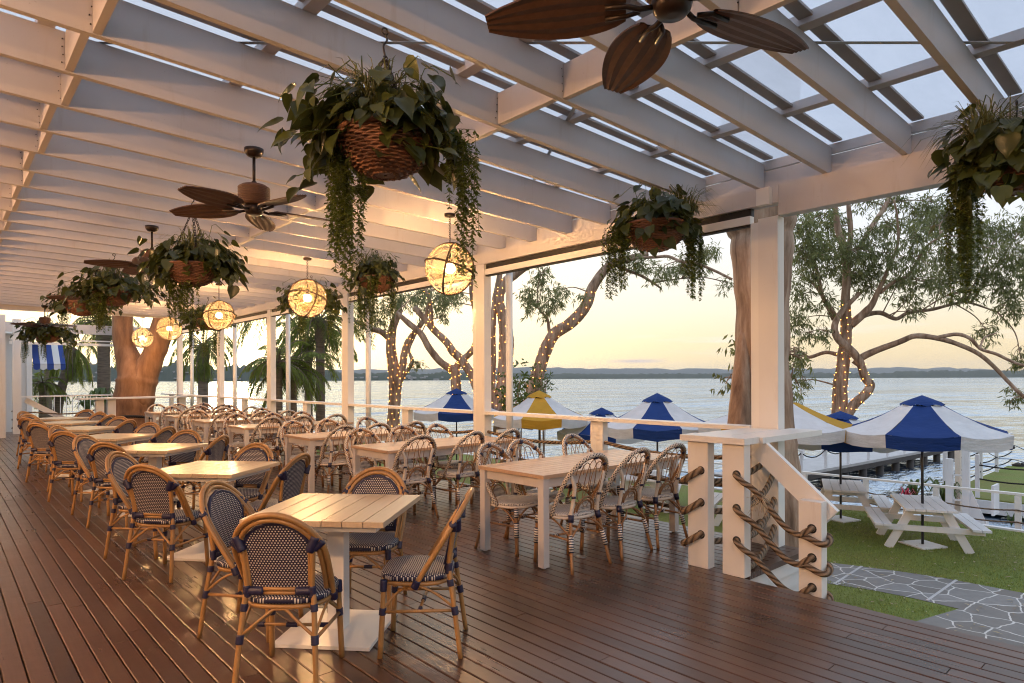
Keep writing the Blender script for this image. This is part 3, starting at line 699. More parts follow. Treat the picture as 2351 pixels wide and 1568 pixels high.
m = MB(); m.box((.1, 0, 1.07), (3.2, .5, .045), Matrix.Rotation(.16, 3, 'Z')); m.build('counter_top', 'rail_paint', bc)
for x in (-1.05, -.75, 1.2): m = MB(); m.b(x, x + .2, -.1 + .16 * x, .1 + .16 * x, 0, 1.045); m.build('leg', 'rail_paint', bc)
def stool(x, y, z, lab):
    t = thing('bar_stool', lab, 'stool', (x, y, z), 0, 'bar stools beyond the deck end')
    m = MB(); m.lathe([(.19, .70), (.205, .715), (.205, .735), (.19, .75)], 18); m.build('seat', 'dotted_wrap', t)
    for a in range(4):
        c, s_ = math.cos(a*math.pi/2+.6), math.sin(a*math.pi/2+.6); m = MB(); m.tube([(.23*c, .23*s_, 0), (.16*c, .16*s_, .70)], .016, 7); m.build('leg', 'bamboo', t)
    m = MB(); m.torus((0, 0, .3), .2, .009, n=16); m.build('stretcher', 'bamboo', t)
stool(2.9, 25.9, -.5, 'round white bar stool on bamboo legs standing left of the bar counter')
stool(3.85, 26.3, -.5, 'round white bar stool beside the bar counter post')

# ------------------------------------------------------------------ lake fence, jetty, pontoon
fe = thing('lake_fence', 'low white post and rail fence with ropes along the lawn edge', 'fence', (16.2, 4.2, -1.9))
m = MB(); m.bar((0, -7, 1.16), (0, 9, 1.10), .10, .045); m.build('rail', 'rail_paint', fe)
for k in range(-4, 7): m = MB(); m.b(-.05, .05, k*1.42-.05, k*1.42+.05, -.6, 1.1); m.build('post', 'rail_paint', fe)
for z, l in ((.82, 'top'), (.58, 'middle'), (.34, 'lowest')):
    rope_thing([sag((16.14, 4.2 + k*1.42, -1.9 + z), (16.14, 4.2 + (k+1)*1.42, -1.9 + z), .05, 5) for k in range(-4, 6)], 'thin brown rope threaded along the lake fence, %s row' % l, .016, group='ropes of the lake fence')
je = thing('jetty', 'long grey jetty on dark piles with white rope railing reaching into the lake', 'jetty', (20, 10, LAKE))
jd = Vector((36.9 - 20, 8.85 - 10, 0)); jn = Vector((-jd.y, jd.x, 0)).normalized(); jl = jd.length; ju = jd.normalized()
m = MB(); m.bar(jn * 1.0 + Vector((0, 0, .62)), jd + jn * 1.0 + Vector((0, 0, .62)), 2.0, .10); m.build('jetty_deck', 'jetty_deck', je)
m = MB(); m.bar(jn * -.02 + Vector((0, 0, .48)), jd + jn * -.02 + Vector((0, 0, .48)), .06, .17); m.build('side_beam', 'pile_timber', je)
for i in range(11):
    p = ju * (1.2 + i * (jl - 1.4) / 10)
    for s_ in (.12, 1.85): m = MB(); m.lathe([(.15, -2), (.15, .55)], 12, tuple(p + jn * s_)); m.build('pile', 'pile_timber', je)
for i in range(10):
    p = ju * (.8 + i * (jl - 1) / 9) + jn * 1.9; m = MB(); m.b(p.x-.05, p.x+.05, p.y-.05, p.y+.05, .66, 1.75); m.build('rail_post', 'picnic_white', je)
    p = ju * (.8 + i * (jl - 1) / 9) + jn * .1; m = MB(); m.b(p.x-.04, p.x+.04, p.y-.04, p.y+.04, .66, 1.45); m.build('rail_post', 'picnic_white', je)
m = MB()
for s_, z in ((.1, 1.35), (1.9, 1.6)):
    for i in range(9): m.tube(sag(ju * (.8 + i*(jl-1)/9) + jn*s_ + Vector((0, 0, z)), ju * (.8 + (i+1)*(jl-1)/9) + jn*s_ + Vector((0, 0, z)), .22, 6), .022, 5)
m.build('rail_rope', 'black_rope', je)
m = MB(); m.bar(jn*1.9 + Vector((0, 0, 1.72)), ju*5 + jn*1.9 + Vector((0, 0, 1.72)), .08, .05); m.build('hand_rail', 'picnic_white', je)
m = MB(); m.lathe([(.17, -2), (.17, 1.1)], 12, tuple(ju * jl + jn * .1)); m.build('mooring_pile', 'pile_timber', je)
t = thing('mooring_pile', 'lone dark mooring pile standing in the lake beyond the near umbrella', 'pile', (31.5, 5.4, LAKE)); m = MB(); m.lathe([(.2, -2), (.2, .55)], 12); m.build('shaft', 'pile_timber', t); m = MB(); m.lathe([(.22, .551), (.001, .66)], 12); m.build('pile_cap', 'pile_timber', t)
po = thing('pontoon', 'floating platform with green turf top and white edging beyond the fence', 'pontoon', (25.5, 3.5, LAKE))
m = MB(); m.b(-3.2, 6, -3.5, 2.3, .1, .46); m.build('hull', 'picnic_white', po)
m = MB(); m.b(-3.1, 5.9, -3.4, 2.2, .461, .50); m.build('turf_top', 'turf', po)
for x, y in ((-3, 2.1), (-1, 2.1), (1.2, 2.1), (3.5, 2.1), (-3, 1.3), (-3, -.2)): m = MB(); m.b(x-.05, x+.05, y-.05, y+.05, .5, 1.75); m.build('post', 'picnic_white', po)
m = MB()
for z in (1.45, 1.05, .75):
    for a, b_ in ((-3, -1), (-1, 1.2), (1.2, 3.5), (3.5, 6)): m.tube(sag((a, 2.1, z), (b_, 2.1, z), .06, 5), .022, 5)
    m.tube(sag((-3, 1.3, z), (-3, -.2, z), .05, 5), .022, 5)
m.build('rail_rope', 'black_rope', po)
m = MB(); m.bar((-3, 2.1, 1.78), (6, 2.1, 1.78), .07, .04); m.build('hand_rail', 'picnic_white', po)
ga = thing('swim_gate', 'tall white gate frame with rungs beside the steps to the water', 'gate', (18.4, 4.15, -2.2))
for y in (0, .34): m = MB(); m.b(-.07, .07, y-.07, y+.07, 0, 2.35 - y * 1.6); m.build('post', 'picnic_white', ga)
m = MB(); m.add([(0, -.05, .2), (0, -.5, .1), (0, -.05, 1.2), (.04, -.05, .2), (.04, -.5, .1), (.04, -.05, 1.2)], [(0, 1, 2), (3, 5, 4), (1, 4, 5, 2), (0, 3, 4, 1)]); m.build('brace_panel', 'picnic_white', ga)
for z in (.5, .8, 1.1, 1.4): m = MB(); m.b(-.02, .02, .07, .27, z, z + .04); m.build('rung', 'picnic_white', ga)
m = MB(); m.b(-.05, .5, -.55, -.5, .55, 1.25); m.build('gate_panel', 'picnic_white', ga)
st = thing('lake_steps', 'white boarded steps going down to the pontoon behind the fence', 'steps', (18.0, 2.6, -2.4))
for k in range(4): m = MB(); m.b(-.3 + k*.32, .0 + k*.32, -1.6, 1.2, .55 - k*.16, .60 - k*.16); m.build('tread', 'picnic_white', st)
m = MB(); m.b(-.35, 1.1, -1.72, -1.65, -.1, .5); m.b(-.35, 1.1, 1.25, 1.32, -.1, .5); m.build('stringer', 'picnic_white', st)
t = thing('festoon_pole', 'thin timber pole holding a string of festoon bulbs over the water', 'pole', (19.2, 4.5, -2.6)); m = MB(); m.b(-.06, .06, -.06, .06, 0, 2.95); m.build('shaft', 'pale_cane', t)
m = MB(); p0 = Vector((19.2, 4.5, .25)); r2 = random.Random(5)
for a, b_, s_ in ((p0, Vector((22, 1.4, .1)), .5), (p0 + Vector((.1, .1, -.25)), Vector((23, .8, -.5)), .6)):
    L = sag(a, b_, s_, 30)
    L = [p + Vector((0, 0, .12 * abs(math.sin(i * .55)))) for i, p in enumerate(L)]; m.tube([p - p0 for p in L], .009, 4)
    for p in L[3::6]: m.sphere(p - p0 - Vector((0, 0, .06)), .045, 8, 6)
tag(m.build('festoon_string', 'black_pole', None, p0), 'drooping wire of dark festoon bulbs hanging from the timber pole', 'string lights')
#@@FURN
# ------------------------------------------------------------------ chairs
def seat_slab(m, hw, hd, z0, z1, p=3.2, n=36, dome=.012, taper=.0):
    ring = []
    for i in range(n):
        a = 2*math.pi*i/n; c, s_ = math.cos(a), math.sin(a)
        k = (abs(c)**p + abs(s_)**p) ** (-1/p); ring.append((c*k, s_*k))
    V = []; rows = ((.93, z0), (1.0, z0+.008), (1.0, z1-.012), (.965, z1-.002), (.70, z1+dome*.5), (.35, z1+dome*.2), (0.02, z1))
    for sc, z in rows:
        for x, y in ring: V.append((x*hw*sc*(1 + taper*y), y*hd*sc, z))
    F = [tuple(range(n-1, -1, -1))]
    for i in range(len(rows)-1):
        for k in range(n): k2 = (k+1) % n; F.append((i*n+k, i*n+k2, (i+1)*n+k2, (i+1)*n+k))
    F.append(tuple((len(rows)-1)*n + k for k in range(n)))
    m.add(V, F, True); return m
def hoop(wx, zc, ztop, y_of, z0, w0, n=22, nl=6):     # from the left seat side over the top to the right seat side
    pts = []; r = ztop - zc
    side = [(w0 + (wx-w0)*math.sin(math.pi/2*i/nl), z0 + (zc-z0)*i/nl) for i in range(nl)]
    pts += [(-x, z) for x, z in side]
    pts += [(-wx*math.cos(math.pi*i/n), zc + r*math.sin(math.pi*i/n)) for i in range(n+1)]
    pts += [(x, z) for x, z in reversed(side)]
    return [(x, y_of(z), z) for x, z in pts]
def sring(hw, hd, z, p=3.2, n=28):
    out = []
    for i in range(n):
        a = 2*math.pi*i/n; c, s_ = math.cos(a), math.sin(a); k = (abs(c)**p + abs(s_)**p) ** (-1/p); out.append((c*k*hw, s_*k*hd, z))
    return out
FL = [((-.205, .195, 0), (-.197, .182, .25), (-.192, .175, .43)), ((.205, .195, 0), (.197, .182, .25), (.192, .175, .43))]
def navy_chair():
    t = thing('cane_chair', 'navy woven cane chair', 'chair')
    m = seat_slab(MB(), .222, .212, .437, .476); m.build('seat', 'navy_weave_seat', t)
    yh = lambda z: -.01 - (z-.42)*.62
    yp = lambda z: -.188 - (z-.5)*.24
    # back panel: an arch, gently bowed
    m = MB(); V = []; nx, nz = 10, 14
    for k in range(nz+1):
        z = .522 + (.872-.522)*k/nz
        hw = .150 + .022*min(1, (z-.522)/.2)
        if z > .70: hw = .172*math.sqrt(max(.0, 1 - ((z-.70)/.1735)**2)) + .004
        for i in range(nx+1):
            x = -hw + 2*hw*i/nx; V.append((x, yp(z) + .018*(x/.17)**2 - .006, z))
    N = len(V); V += [(x, y+.018, z) for x, y, z in V]; w = nx+1
    F = [(k*w+i, k*w+i+1, (k+1)*w+i+1, (k+1)*w+i) for k in range(nz) for i in range(nx)]
    F += [(N+k*w+i, N+(k+1)*w+i, N+(k+1)*w+i+1, N+k*w+i+1) for k in range(nz) for i in range(nx)]
    m.add(V, F, True); m.build('backrest', 'navy_weave_back', t)
    m = MB(); E_ = []
    for k in range(nz+1): E_.append(V[k*w])
    E_ += [V[nz*w+i] for i in range(1, nx)] + [V[k*w+nx] for k in range(nz, -1, -1)]
    m.tube([(x, y+.009, z) for x, y, z in E_], .012, 7); m.build('back_edging', 'navy_wrap', t)
    m = MB(); m.tube(hoop(.238, .685, .925, yh, .415, .222), .0155, 9); m.tube(hoop(.209, .687, .896, lambda z: yh(z)-.004, .455, .196), .0145, 9)
    m.build('back_frame', 'bamboo', t)
    for s in (-1, 1):
        m = MB(); m.tube(spline([(.212*s, -.268, 0), (.196*s, -.235, .25), (.180*s, -.205, .46), (.170*s, -.20, .55), (.186*s, -.232, .76)], 4), .0145, 9)
        m.tube(spline([(.156*s, -.192, .53), (.160*s, -.205, .62), (.164*s, -.228, .74)], 4), .010, 7); m.build('leg', 'bamboo', t)
    for p in FL: m = MB(); m.tube(spline(p, 3), [.0165]*4 + [.0145]*3, 9); m.build('leg', 'bamboo', t)
    m = MB(); m.tube(sring(.205, .196, .424), .0135, 8, True); m.build('seat_frame', 'bamboo', t)
    m = MB()
    for s in (-1, 1):
        m.tube([(.197*s, .182, .262), (.194*s, -.232, .268)], .010, 7)
        m.tube(spline([(.197*s, .182, .275), (.15*s, .10, .36), (.20*s, .0, .415)], 4), .008, 6); m.tube(spline([(.194*s, -.23, .285), (.20*s, -.12, .37), (.205*s, -.02, .415)], 4), .008, 6)
        m.tube(spline([(.19*s, -.23, .285), (.10*s, -.222, .36), (.035*s, -.20, .408), (0, -.20, .412)], 4), .0085, 6)
        m.tube(spline([(.195*s, .18, .285), (.10*s, .185, .36), (.035*s, .19, .408), (0, .19, .412)], 4), .0085, 6)
    m.tube([(-.195, -.03, .268), (.195, -.03, .268)], .009, 7)
    m.build('stretcher', 'bamboo', t)
    m = MB(); m.tube([(-.155, -.195, .516), (.155, -.195, .516)], .011, 8); m.tube([(-.155, -.19, .494), (.155, -.19, .494)], .011, 8); m.build('back_rail', 'bamboo', t)
    m = MB()
    def wrap(a, b, r):
        a, b = Vector(a), Vector(b); m.tube([a.lerp(b, i/8) for i in range(9)], [r*(.90 + .035*(i % 2)) for i in range(9)], 10)
    for s in (-1, 1):
        wrap((.172*s, yh(.745)-.035, .725), (.206*s, yh(.79)-.01, .80), .026); wrap((.19*s, yh(.76)-.01, .735), (.236*s, yh(.77), .775), .024)
        wrap((.164*s, -.193, .505), (.085*s, -.193, .505), .0255); wrap((.172*s, -.20, .535), (.172*s, -.197, .475), .021)
        wrap((.222*s, -.005, .405), (.225*s, -.025, .45), .024); wrap((.185*s, -.21, .405), (.181*s, -.205, .442), .021)
        wrap((.197*s, -.238, .245), (.193*s, -.23, .29), .022); wrap((.197*s, .183, .245), (.195*s, .18, .285), .022); wrap((.194*s, .178, .38), (.192*s, .174, .445), .022)
        wrap((.15*s, -.03, .268), (.197*s, -.03, .268), .0145)
    wrap((-.03, -.03, .268), (.03, -.03, .268), .0145)
    m.build('binding', 'navy_wrap', t)
    return t
def white_chair():
    t = thing('bistro_chair', 'white cane bistro chair', 'chair')
    m = seat_slab(MB(), .222, .212, .435, .466, 2.5); m.build('seat', 'white_weave_seat', t)
    yh = lambda z: -.01 - (z-.42)*.60
    yp = lambda z: -.195 - (z-.48)*.27
    m = MB(); m.tube(hoop(.228, .70, .945, yh, .42, .208, 24, 8), .013, 9); m.build('back_frame', 'dark_cane', t)
    m = MB(); m.tube(hoop(.244, .70, .962, lambda z: yh(z) - .006, .43, .222, 24, 8), .0185, 9); m.build('frame_wrap', 'dotted_wrap', t)
    for s in (-1, 1):
        m = MB(); m.tube(spline([(.235*s, -.285, 0), (.20*s, -.24, .22), (.165*s, -.20, .44)], 4), .0145, 9); m.build('leg', 'dark_cane', t)
        m = MB(); m.tube(spline([(.163*s, -.198, .45), (.152*s, -.215, .56), (.165*s, -.245, .70), (.205*s, yh(.80), .80)], 5), .0165, 9); m.build('back_upright', 'white_wrap', t)
    for p in FL: m = MB(); m.tube(spline(p, 3), [.018]*4 + [.016]*3, 9); m.build('leg', 'dark_cane', t)
    m = MB(); m.tube(sring(.212, .203, .428, 2.5), .0145, 8, True); m.build('seat_frame', 'white_wrap', t)
    m = MB()
    def el(cx, cz, a, b, th0=0, th1=2*math.pi, n=22): return [(cx + a*math.cos(th0+(th1-th0)*i/n), yp(cz + b*math.sin(th0+(th1-th0)*i/n)), cz + b*math.sin(th0+(th1-th0)*i/n)) for i in range(n+1)]
    for cx, cz, a, b in ((-.075, .735, .066, .165), (.075, .735, .066, .165), (0, .715, .062, .205)): m.tube(el(cx, cz, a, b), .0036, 6)
    m.tube(el(0, .47, .118, .13, 0, math.pi, 14), .008, 7); m.tube(el(-.14, .80, .045, .09, 0, math.pi, 10), .0035, 5); m.tube(el(.14, .80, .045, .09, 0, math.pi, 10), .0035, 5)
    m.build('back_loops', 'dark_cane', t)
    m = MB(); n = 12; V = [(0, yp(.475), .475)] + el(0, .475, .085, .095, 0, math.pi, n); m.add(V, [(0, i+1, i+2) for i in range(n)]); V2 = [(x, y+.008, z) for x, y, z in V]; m.add(V2, [(0, i+2, i+1) for i in range(n)]); m.build('back_panel', 'white_weave_seat', t)
    m = MB(); m.tube(el(0, .475, .088, .098, 0, math.pi, 14), .009, 7); m.build('panel_edge', 'dark_cane', t)
    m = MB()
    for s in (-1, 1):
        m.tube([(.197*s, .182, .262), (.203*s, -.245, .262)], .010, 7)
        for sg in ((.19, .18, .28, .0, .19), (.20, -.24, .28, .0, -.20)):
            m.tube(spline([(sg[0]*s, sg[1], sg[2]), (.11*s, sg[1], .37), (.04*s, sg[4], .412), (0, sg[4], .416)], 4), .0085, 6)
        m.tube(spline([(.197*s, .18, .28), (.19*s, .08, .37), (.20*s, 0, .416)], 4), .0085, 6); m.tube(spline([(.20*s, -.24, .28), (.20*s, -.10, .37), (.205*s, -.01, .416)], 4), .0085, 6)
    m.tube([(-.2, -.03, .262), (.2, -.03, .262)], .009, 7)
    m.build('stretcher', 'dark_cane', t)
    m = MB()
    for s in (-1, 1):
        m.tube([(.211*s, -.254, .165), (.188*s, -.225, .30)], .0205, 10); m.tube([(.201*s, .188, .165), (.196*s, .181, .30)], .0225, 10); m.tube([(.194*s, .178, .345), (.192*s, .175, .42)], .0205, 10)
        m.tube([(.15*s, -.03, .262), (.197*s, -.03, .262)], .0145, 8)
    m.build('leg_wrap', 'stripe_wrap', t)
    m = MB()
    for s in (-1, 1):
        m.tube([(.170*s, -.207, .40), (.160*s, -.20, .46)], .024, 10); m.tube([(.156*s, -.23, .60), (.155*s, -.226, .62)], .020, 9)
        a = math.pi*.5 - s*.75; m.tube([(.225*math.cos(a+.05), yh(.70+.245*math.sin(a)), .70+.243*math.sin(a+.05)), (.225*math.cos(a-.05), yh(.70+.245*math.sin(a)), .70+.243*math.sin(a-.05))], .0225, 9)
        m.tube([(.236*s, yh(.71), .70), (.235*s, yh(.73), .725)], .0225, 9)
    m.tube([(-.02, yh(.95), .945), (.02, yh(.95), .945)], .0225, 9)
    m.build('binding', 'navy_wrap', t)
    return t
# ------------------------------------------------------------------ tables
TH = .79
def square_table(i):
    t = thing('square_table', 'square slatted', 'table', (0, 0, 0), 0, 'square pedestal tables')
    m = MB(); w = .86; n = 7; s = w / n
    for k in range(n):
        x0 = -w/2 + k*s; m.b(x0+.003, x0+s-.003, -w/2, w/2, TH-.032, TH)
    m.build('tabletop', 'square_slats', t)
    m = MB(); m.b(-.36, .36, -.36, .36, TH-.075, TH-.034); m.build('apron', 'white_metal', t)
    m = MB(); m.b(-.052, .052, -.052, .052, .0245, TH-.076); m.build('pedestal', 'white_metal', t)
    m = MB(); m.b(-.30, .30, -.30, .30, .003, .024); m.build('base_plate', 'white_metal', t)
    return t
table_mat('square_slats', 1, .1, (.36, .25, .15), (.60, .48, .34), .28)
def long_table():
    t = thing('long_table', 'long', 'table', (0, 0, 0), 0, 'long wooden tables')
    m = MB(); L, w = 2.0, .86
    for k in range(8): y0 = -w/2+.06 + k*(w-.12)/8; m.b(-L/2+.082, L/2-.082, y0+.0035, y0+(w-.12)/8-.0035, TH-.03, TH)
    m.b(-L/2, -L/2+.079, -w/2, w/2, TH-.031, TH+.0005); m.b(L/2-.079, L/2, -w/2, w/2, TH-.031, TH+.0005)
    m.b(-L/2+.08, L/2-.08, -w/2, -w/2+.058, TH-.0315, TH); m.b(-L/2+.08, L/2-.08, w/2-.058, w/2, TH-.0315, TH)
    m.build('tabletop', 'long_top_wood', t)
    m = MB(); a, c = L/2-.04, w/2-.04
    m.b(-a, a, -c, -c+.025, TH-.115, TH-.033); m.b(-a, a, c-.025, c, TH-.115, TH-.033); m.b(-a, -a+.025, -c+.026, c-.026, TH-.115, TH-.033); m.b(a-.025, a, -c+.026, c-.026, TH-.115, TH-.033); m.build('apron', 'white_paint', t)
    for sx in (-1, 1):
        for sy in (-1, 1): m = MB(); x, y = sx*(L/2-.045), sy*(w/2-.045); m.b(x-.034, x+.034, y-.034, y+.034, .012, TH-.034); m.lathe([(.02, 0), (.02, .012)], 10, (x, y, 0)); m.build('leg', 'white_paint', t)
    return t
ORD = ['first', 'second', 'third', 'fourth', 'fifth', 'sixth', 'seventh']
SQ = [(1.91, 3.78), (1.92, 6.26), (1.98, 8.66), (1.90, 10.76), (1.88, 12.94), (1.92, 14.95), (1.98, 16.65)]
AZ = rad(42.2); E1 = Vector((math.cos(AZ), math.sin(AZ), 0)); E2 = Vector((-math.sin(AZ), math.cos(AZ), 0))
st0 = square_table(0); nc0 = navy_chair(); lt0 = long_table(); wc0 = white_chair()
first = {}
def put(proto, loc, rz, label, group):
    if proto.name not in first:
        first[proto.name] = 1; proto.location = loc; proto.rotation_euler = (0, 0, rz); proto['label'] = label; proto['group'] = group; return proto
    return dup(proto, loc, rz, label, group)
SIDE = (('near', -E1, .60), ('left', E2, .56), ('right', -E2, .56), ('far', E1, .47))
SPEC = {(0, 'near'): (-.58, .03, 4), (0, 'left'): (.0, .54, -3), (0, 'right'): (-.15, -.56, 6), (0, 'far'): (.44, -.04, 3)}
r2 = random.Random(21)
for i, (x, y) in enumerate(SQ):
    put(st0, (x, y, 0), AZ - math.pi/2 + r2.uniform(-.03, .03) * (i > 0), '%s square slatted pedestal table, counting from the front of the left row' % ORD[i], 'square pedestal tables')
    for side, v, dist in SIDE:
        jit = r2.uniform(-.06, .06); dj = r2.uniform(-.03, .05); ya = r2.uniform(-.13, .13)
        if (i, side) in SPEC:
            a, b_, dg = SPEC[(i, side)]; p = Vector((x, y, 0)) + E1*a + E2*b_; ya = rad(dg)
        else: p = Vector((x, y, 0)) + v*(dist + dj) + v.cross(vU)*jit
        f = -v; rz = math.atan2(f.y, f.x) - math.pi/2 + ya
        what = {'near': 'with back to viewer, near side', 'left': 'on the left, open deck side', 'right': 'on the right, aisle side', 'far': 'facing the viewer, far side'}[side]
        put(nc0, tuple(p), rz, 'navy cane chair %s of the %s square table' % (what, ORD[i]), 'navy chairs at the square tables')
LT = [(3.76, 4.65), (3.78, 7.14), (3.80, 9.22), (3.84, 11.80), (3.84, 13.95), (3.90, 16.25), (3.92, 18.2)]
for i, (x0, ym) in enumerate(LT):
    yc = ym - .43; xc = x0 + 1.0
    put(lt0, (xc, yc, 0), 0, '%s long wooden table on white legs, counting from the front along the rail' % ORD[i], 'long wooden tables')
    for k, dx in enumerate((-.68, -.06, .54)):
        for side, s in (('near', -1), ('far', 1)):
            yy = yc + s*(.39 if side == 'near' else .36) + r2.uniform(-.03, .05)*s; xx = xc + dx + r2.uniform(-.05, .05) + (.0 if side == 'near' else -.06)
            if i == 0: yy = yc - .385 if side == 'near' else yc + .26 + .05*k; xx = (4.10, 4.70, 5.29)[k] if side == 'near' else (4.06, 4.46, 5.33)[k]
            rz = (0 if side == 'near' else math.pi) + (r2.uniform(-.14, .14) if i else (-.03, .05, -.04)[k] if side == 'near' else (.15, -.08, .05)[k])
            put(wc0, (xx, yy, 0), rz, 'white cane bistro chair, %s on the %s side of the %s long table' % (('left end', 'middle', 'rail end')[k], side, ORD[i]), 'white chairs at the long tables')
t = thing('floor_outlet', 'small round steel floor outlet in the deck near the long table', 'outlet', (4.30, 3.86, .001)); m = MB(); m.lathe([(.05, 0), (.05, .004), (.036, .006)], 18); m.build('ring', 'steel', t); m = MB(); m.lathe([(.034, .0), (.034, .0045)], 18); m.build('cover', 'black_track', t)
# ------------------------------------------------------------------ ceiling fans
def fan():
    t = thing('ceiling_fan', 'fan', 'ceiling fan')
    m = MB(); m.lathe([(.03, -.07), (.055, -.06), (.075, -.03), (.078, 0)], 20); m.build('ceiling_cup', 'fan_metal', t)
    m = MB(); m.lathe([(.0125, -.30), (.0125, -.06)], 10); m.lathe([(.028, -.30), (.02, -.27)], 12); m.build('down_rod', 'fan_metal', t)
    m = MB()
    for k in range(11): m.torus((0, 0, -.315 - k*.0135), .118 - .004*max(0, k-6) - (.02 if k == 0 else 0), .0095, n=28, k=6)
    m.lathe([(.02, -.302), (.10, -.305), (.112, -.33), (.105, -.46), (.07, -.465)], 24); m.build('motor_basket', 'wicker_fan', t)
    m = MB(); m.lathe([(.02, -.55), (.055, -.548), (.07, -.53), (.078, -.50), (.072, -.466)], 20); m.build('hub', 'fan_metal', t)
    for k in range(5):
        q = Matrix.Rotation(2*math.pi*k/5, 3, 'Z'); tilt = Matrix.Rotation(rad(12), 3, 'X'); m = MB(); V = []; nu, nv = 14, 8
        for top in (0, 1):
            for i in range(nu+1):
                u = i/nu; x = .17 + .54*u; w = .126*(math.sin(math.pi*min(1, .13+.80*u**.85)))**.72
                for j in range(nv+1):
                    v = -1 + 2*j/nv; rib = .0022*(1 if j % 2 else -1)
                    V.append(tuple(q @ (Vector((x, 0, -.505)) + tilt @ Vector((0, v*w, (.008 if top else 0) + rib - .015*u)))))
        n1 = (nu+1)*(nv+1); w_ = nv+1
        F = [(i*w_+j, (i)*w_+j+1, (i+1)*w_+j+1, (i+1)*w_+j) for i in range(nu) for j in range(nv)]; F = [tuple(reversed(f)) for f in F] + [tuple(n1+a for a in f) for f in F]
        for i in range(nu): F += [(i*w_, (i+1)*w_, n1+(i+1)*w_, n1+i*w_), (i*w_+nv, n1+i*w_+nv, n1+(i+1)*w_+nv, (i+1)*w_+nv)]
        F += [tuple(nu*w_+j for j in range(nv+1)) + tuple(n1+nu*w_+j for j in range(nv, -1, -1))]
        m.add(V, F, False); bl_ = m.build('blade', 'wicker_fan', t)
        m = MB(); m.tube([q @ Vector(p) for p in ((.06, 0, -.51), (.12, .015, -.522), (.17, .03, -.515), (.25, .03, -.514))], .011, 7); m.tube([q @ Vector(p) for p in ((.12, -.005, -.52), (.17, -.035, -.516), (.25, -.035, -.522))], .010, 7)
        m.build('bracket', 'fan_metal', bl_)
    return t
f0 = fan()
for k, (x, y, a, lab) in enumerate(((2.07, 1.39, 57, 'large dark wicker ceiling fan closest overhead, cut by the top of the photo'), (1.98, 5.40, 62, 'dark wicker ceiling fan left of the big hanging plant'), (2.02, 8.95, 30, 'dark ceiling fan partly behind the white flowered basket'), (2.06, 13.0, 10, 'dark ceiling fan just behind the long spread of baskets'), (2.1, 20.2, 48, 'small distant ceiling fan over the farthest left basket'))):
    put(f0, (x, y, zb(x) + .002), rad(a), lab, 'ceiling fans')
# ------------------------------------------------------------------ rope-net globe lamps
def lamp():
    t = thing('globe_lamp', 'lamp', 'pendant lamp')
    m = MB(); m.lathe([(.02, -.035), (.06, -.03), (.065, 0)], 18); m.build('ceiling_cup', 'fan_metal', t)
    m = MB(); z = -.035; k = 0
    while z > -.335: m.torus((0, 0, z-.018), .012, .0032, (1, 0, 0) if k % 2 else (0, 1, 0), 10, 4, 1.0); z -= .021; k += 1
    m.build('chain', 'fan_metal', t)
    R_ = .28; c = -.62
    m = MB(); V = []
    for i in range(25):
        th = math.pi*i/24; rr = R_*math.sin(th); V.append((max(rr, .001), c - R_*math.cos(th)))
    m.lathe(V, 40, cap=False); m.build('glass_globe', 'bubble_glass', t)
    m = MB()
    for ax in ((1, .15, .1), (-.45, 1, .25), (.25, -.2, 1)): m.torus((0, 0, c), R_+.008, .0115, Vector(ax).normalized(), 48, 7)
    m.torus((0, 0, -.34), .03, .009, (0, 0, 1), 14, 6); m.build('rope_net', 'lamp_rope', t)
    m = MB(); m.tube([(.01, 0, -.34), (.0, 0, -.50)], .012, 7); m.lathe([(.03, -.56), (.03, -.49)], 12); m.build('lamp_holder', 'fan_metal', t)
    m = MB(); m.sphere((0, 0, -.615), .062, 16, 10); m.build('bulb', 'bulb_glow', t)
    l = bpy.data.lights.new('lamp_light', 'POINT'); l.energy = LAMP_W; l.color = (1, .57, .25); l.shadow_soft_size = .07
    o = bpy.data.objects.new('lamp_light', l); COL.objects.link(o); o.location = (0, 0, -.615); o.parent = t
    return t
LAMP_W = 540
l0 = lamp()
for k, (x, y, lab) in enumerate(((4.33, 5.85, 'largest glowing rope-netted glass globe lamp, below the trailing vines'), (4.26, 9.42, 'glowing rope-netted globe lamp hanging over the middle long tables'), (4.12, 13.1, 'glowing globe lamp right of the forked tree'), (4.25, 17.2, 'globe lamp half hidden behind trailing leaves near the forked tree'), (4.55, 21.3, 'small globe lamp seen in the fork of the tree trunk'),
    (-2.3, -1.8, 'globe lamp by the house wall, behind the viewer'), (-2.3, 3.2, 'globe lamp by the house wall, first of its row'), (-2.3, 8.2, 'globe lamp by the house wall, second of its row'), (-2.3, 13.2, 'globe lamp by the house wall, third of its row'))):
    q = put(l0, (x, y, zb(x) + .002), rad(20 + 47*k), lab, 'globe pendant lamps')
    if x < 0:
        for c in q.children:
            if c.type == 'LIGHT': c.data = c.data.copy(); c.data.energy = LAMP_W * 3.0; c.data.color = (1, .54, .26)
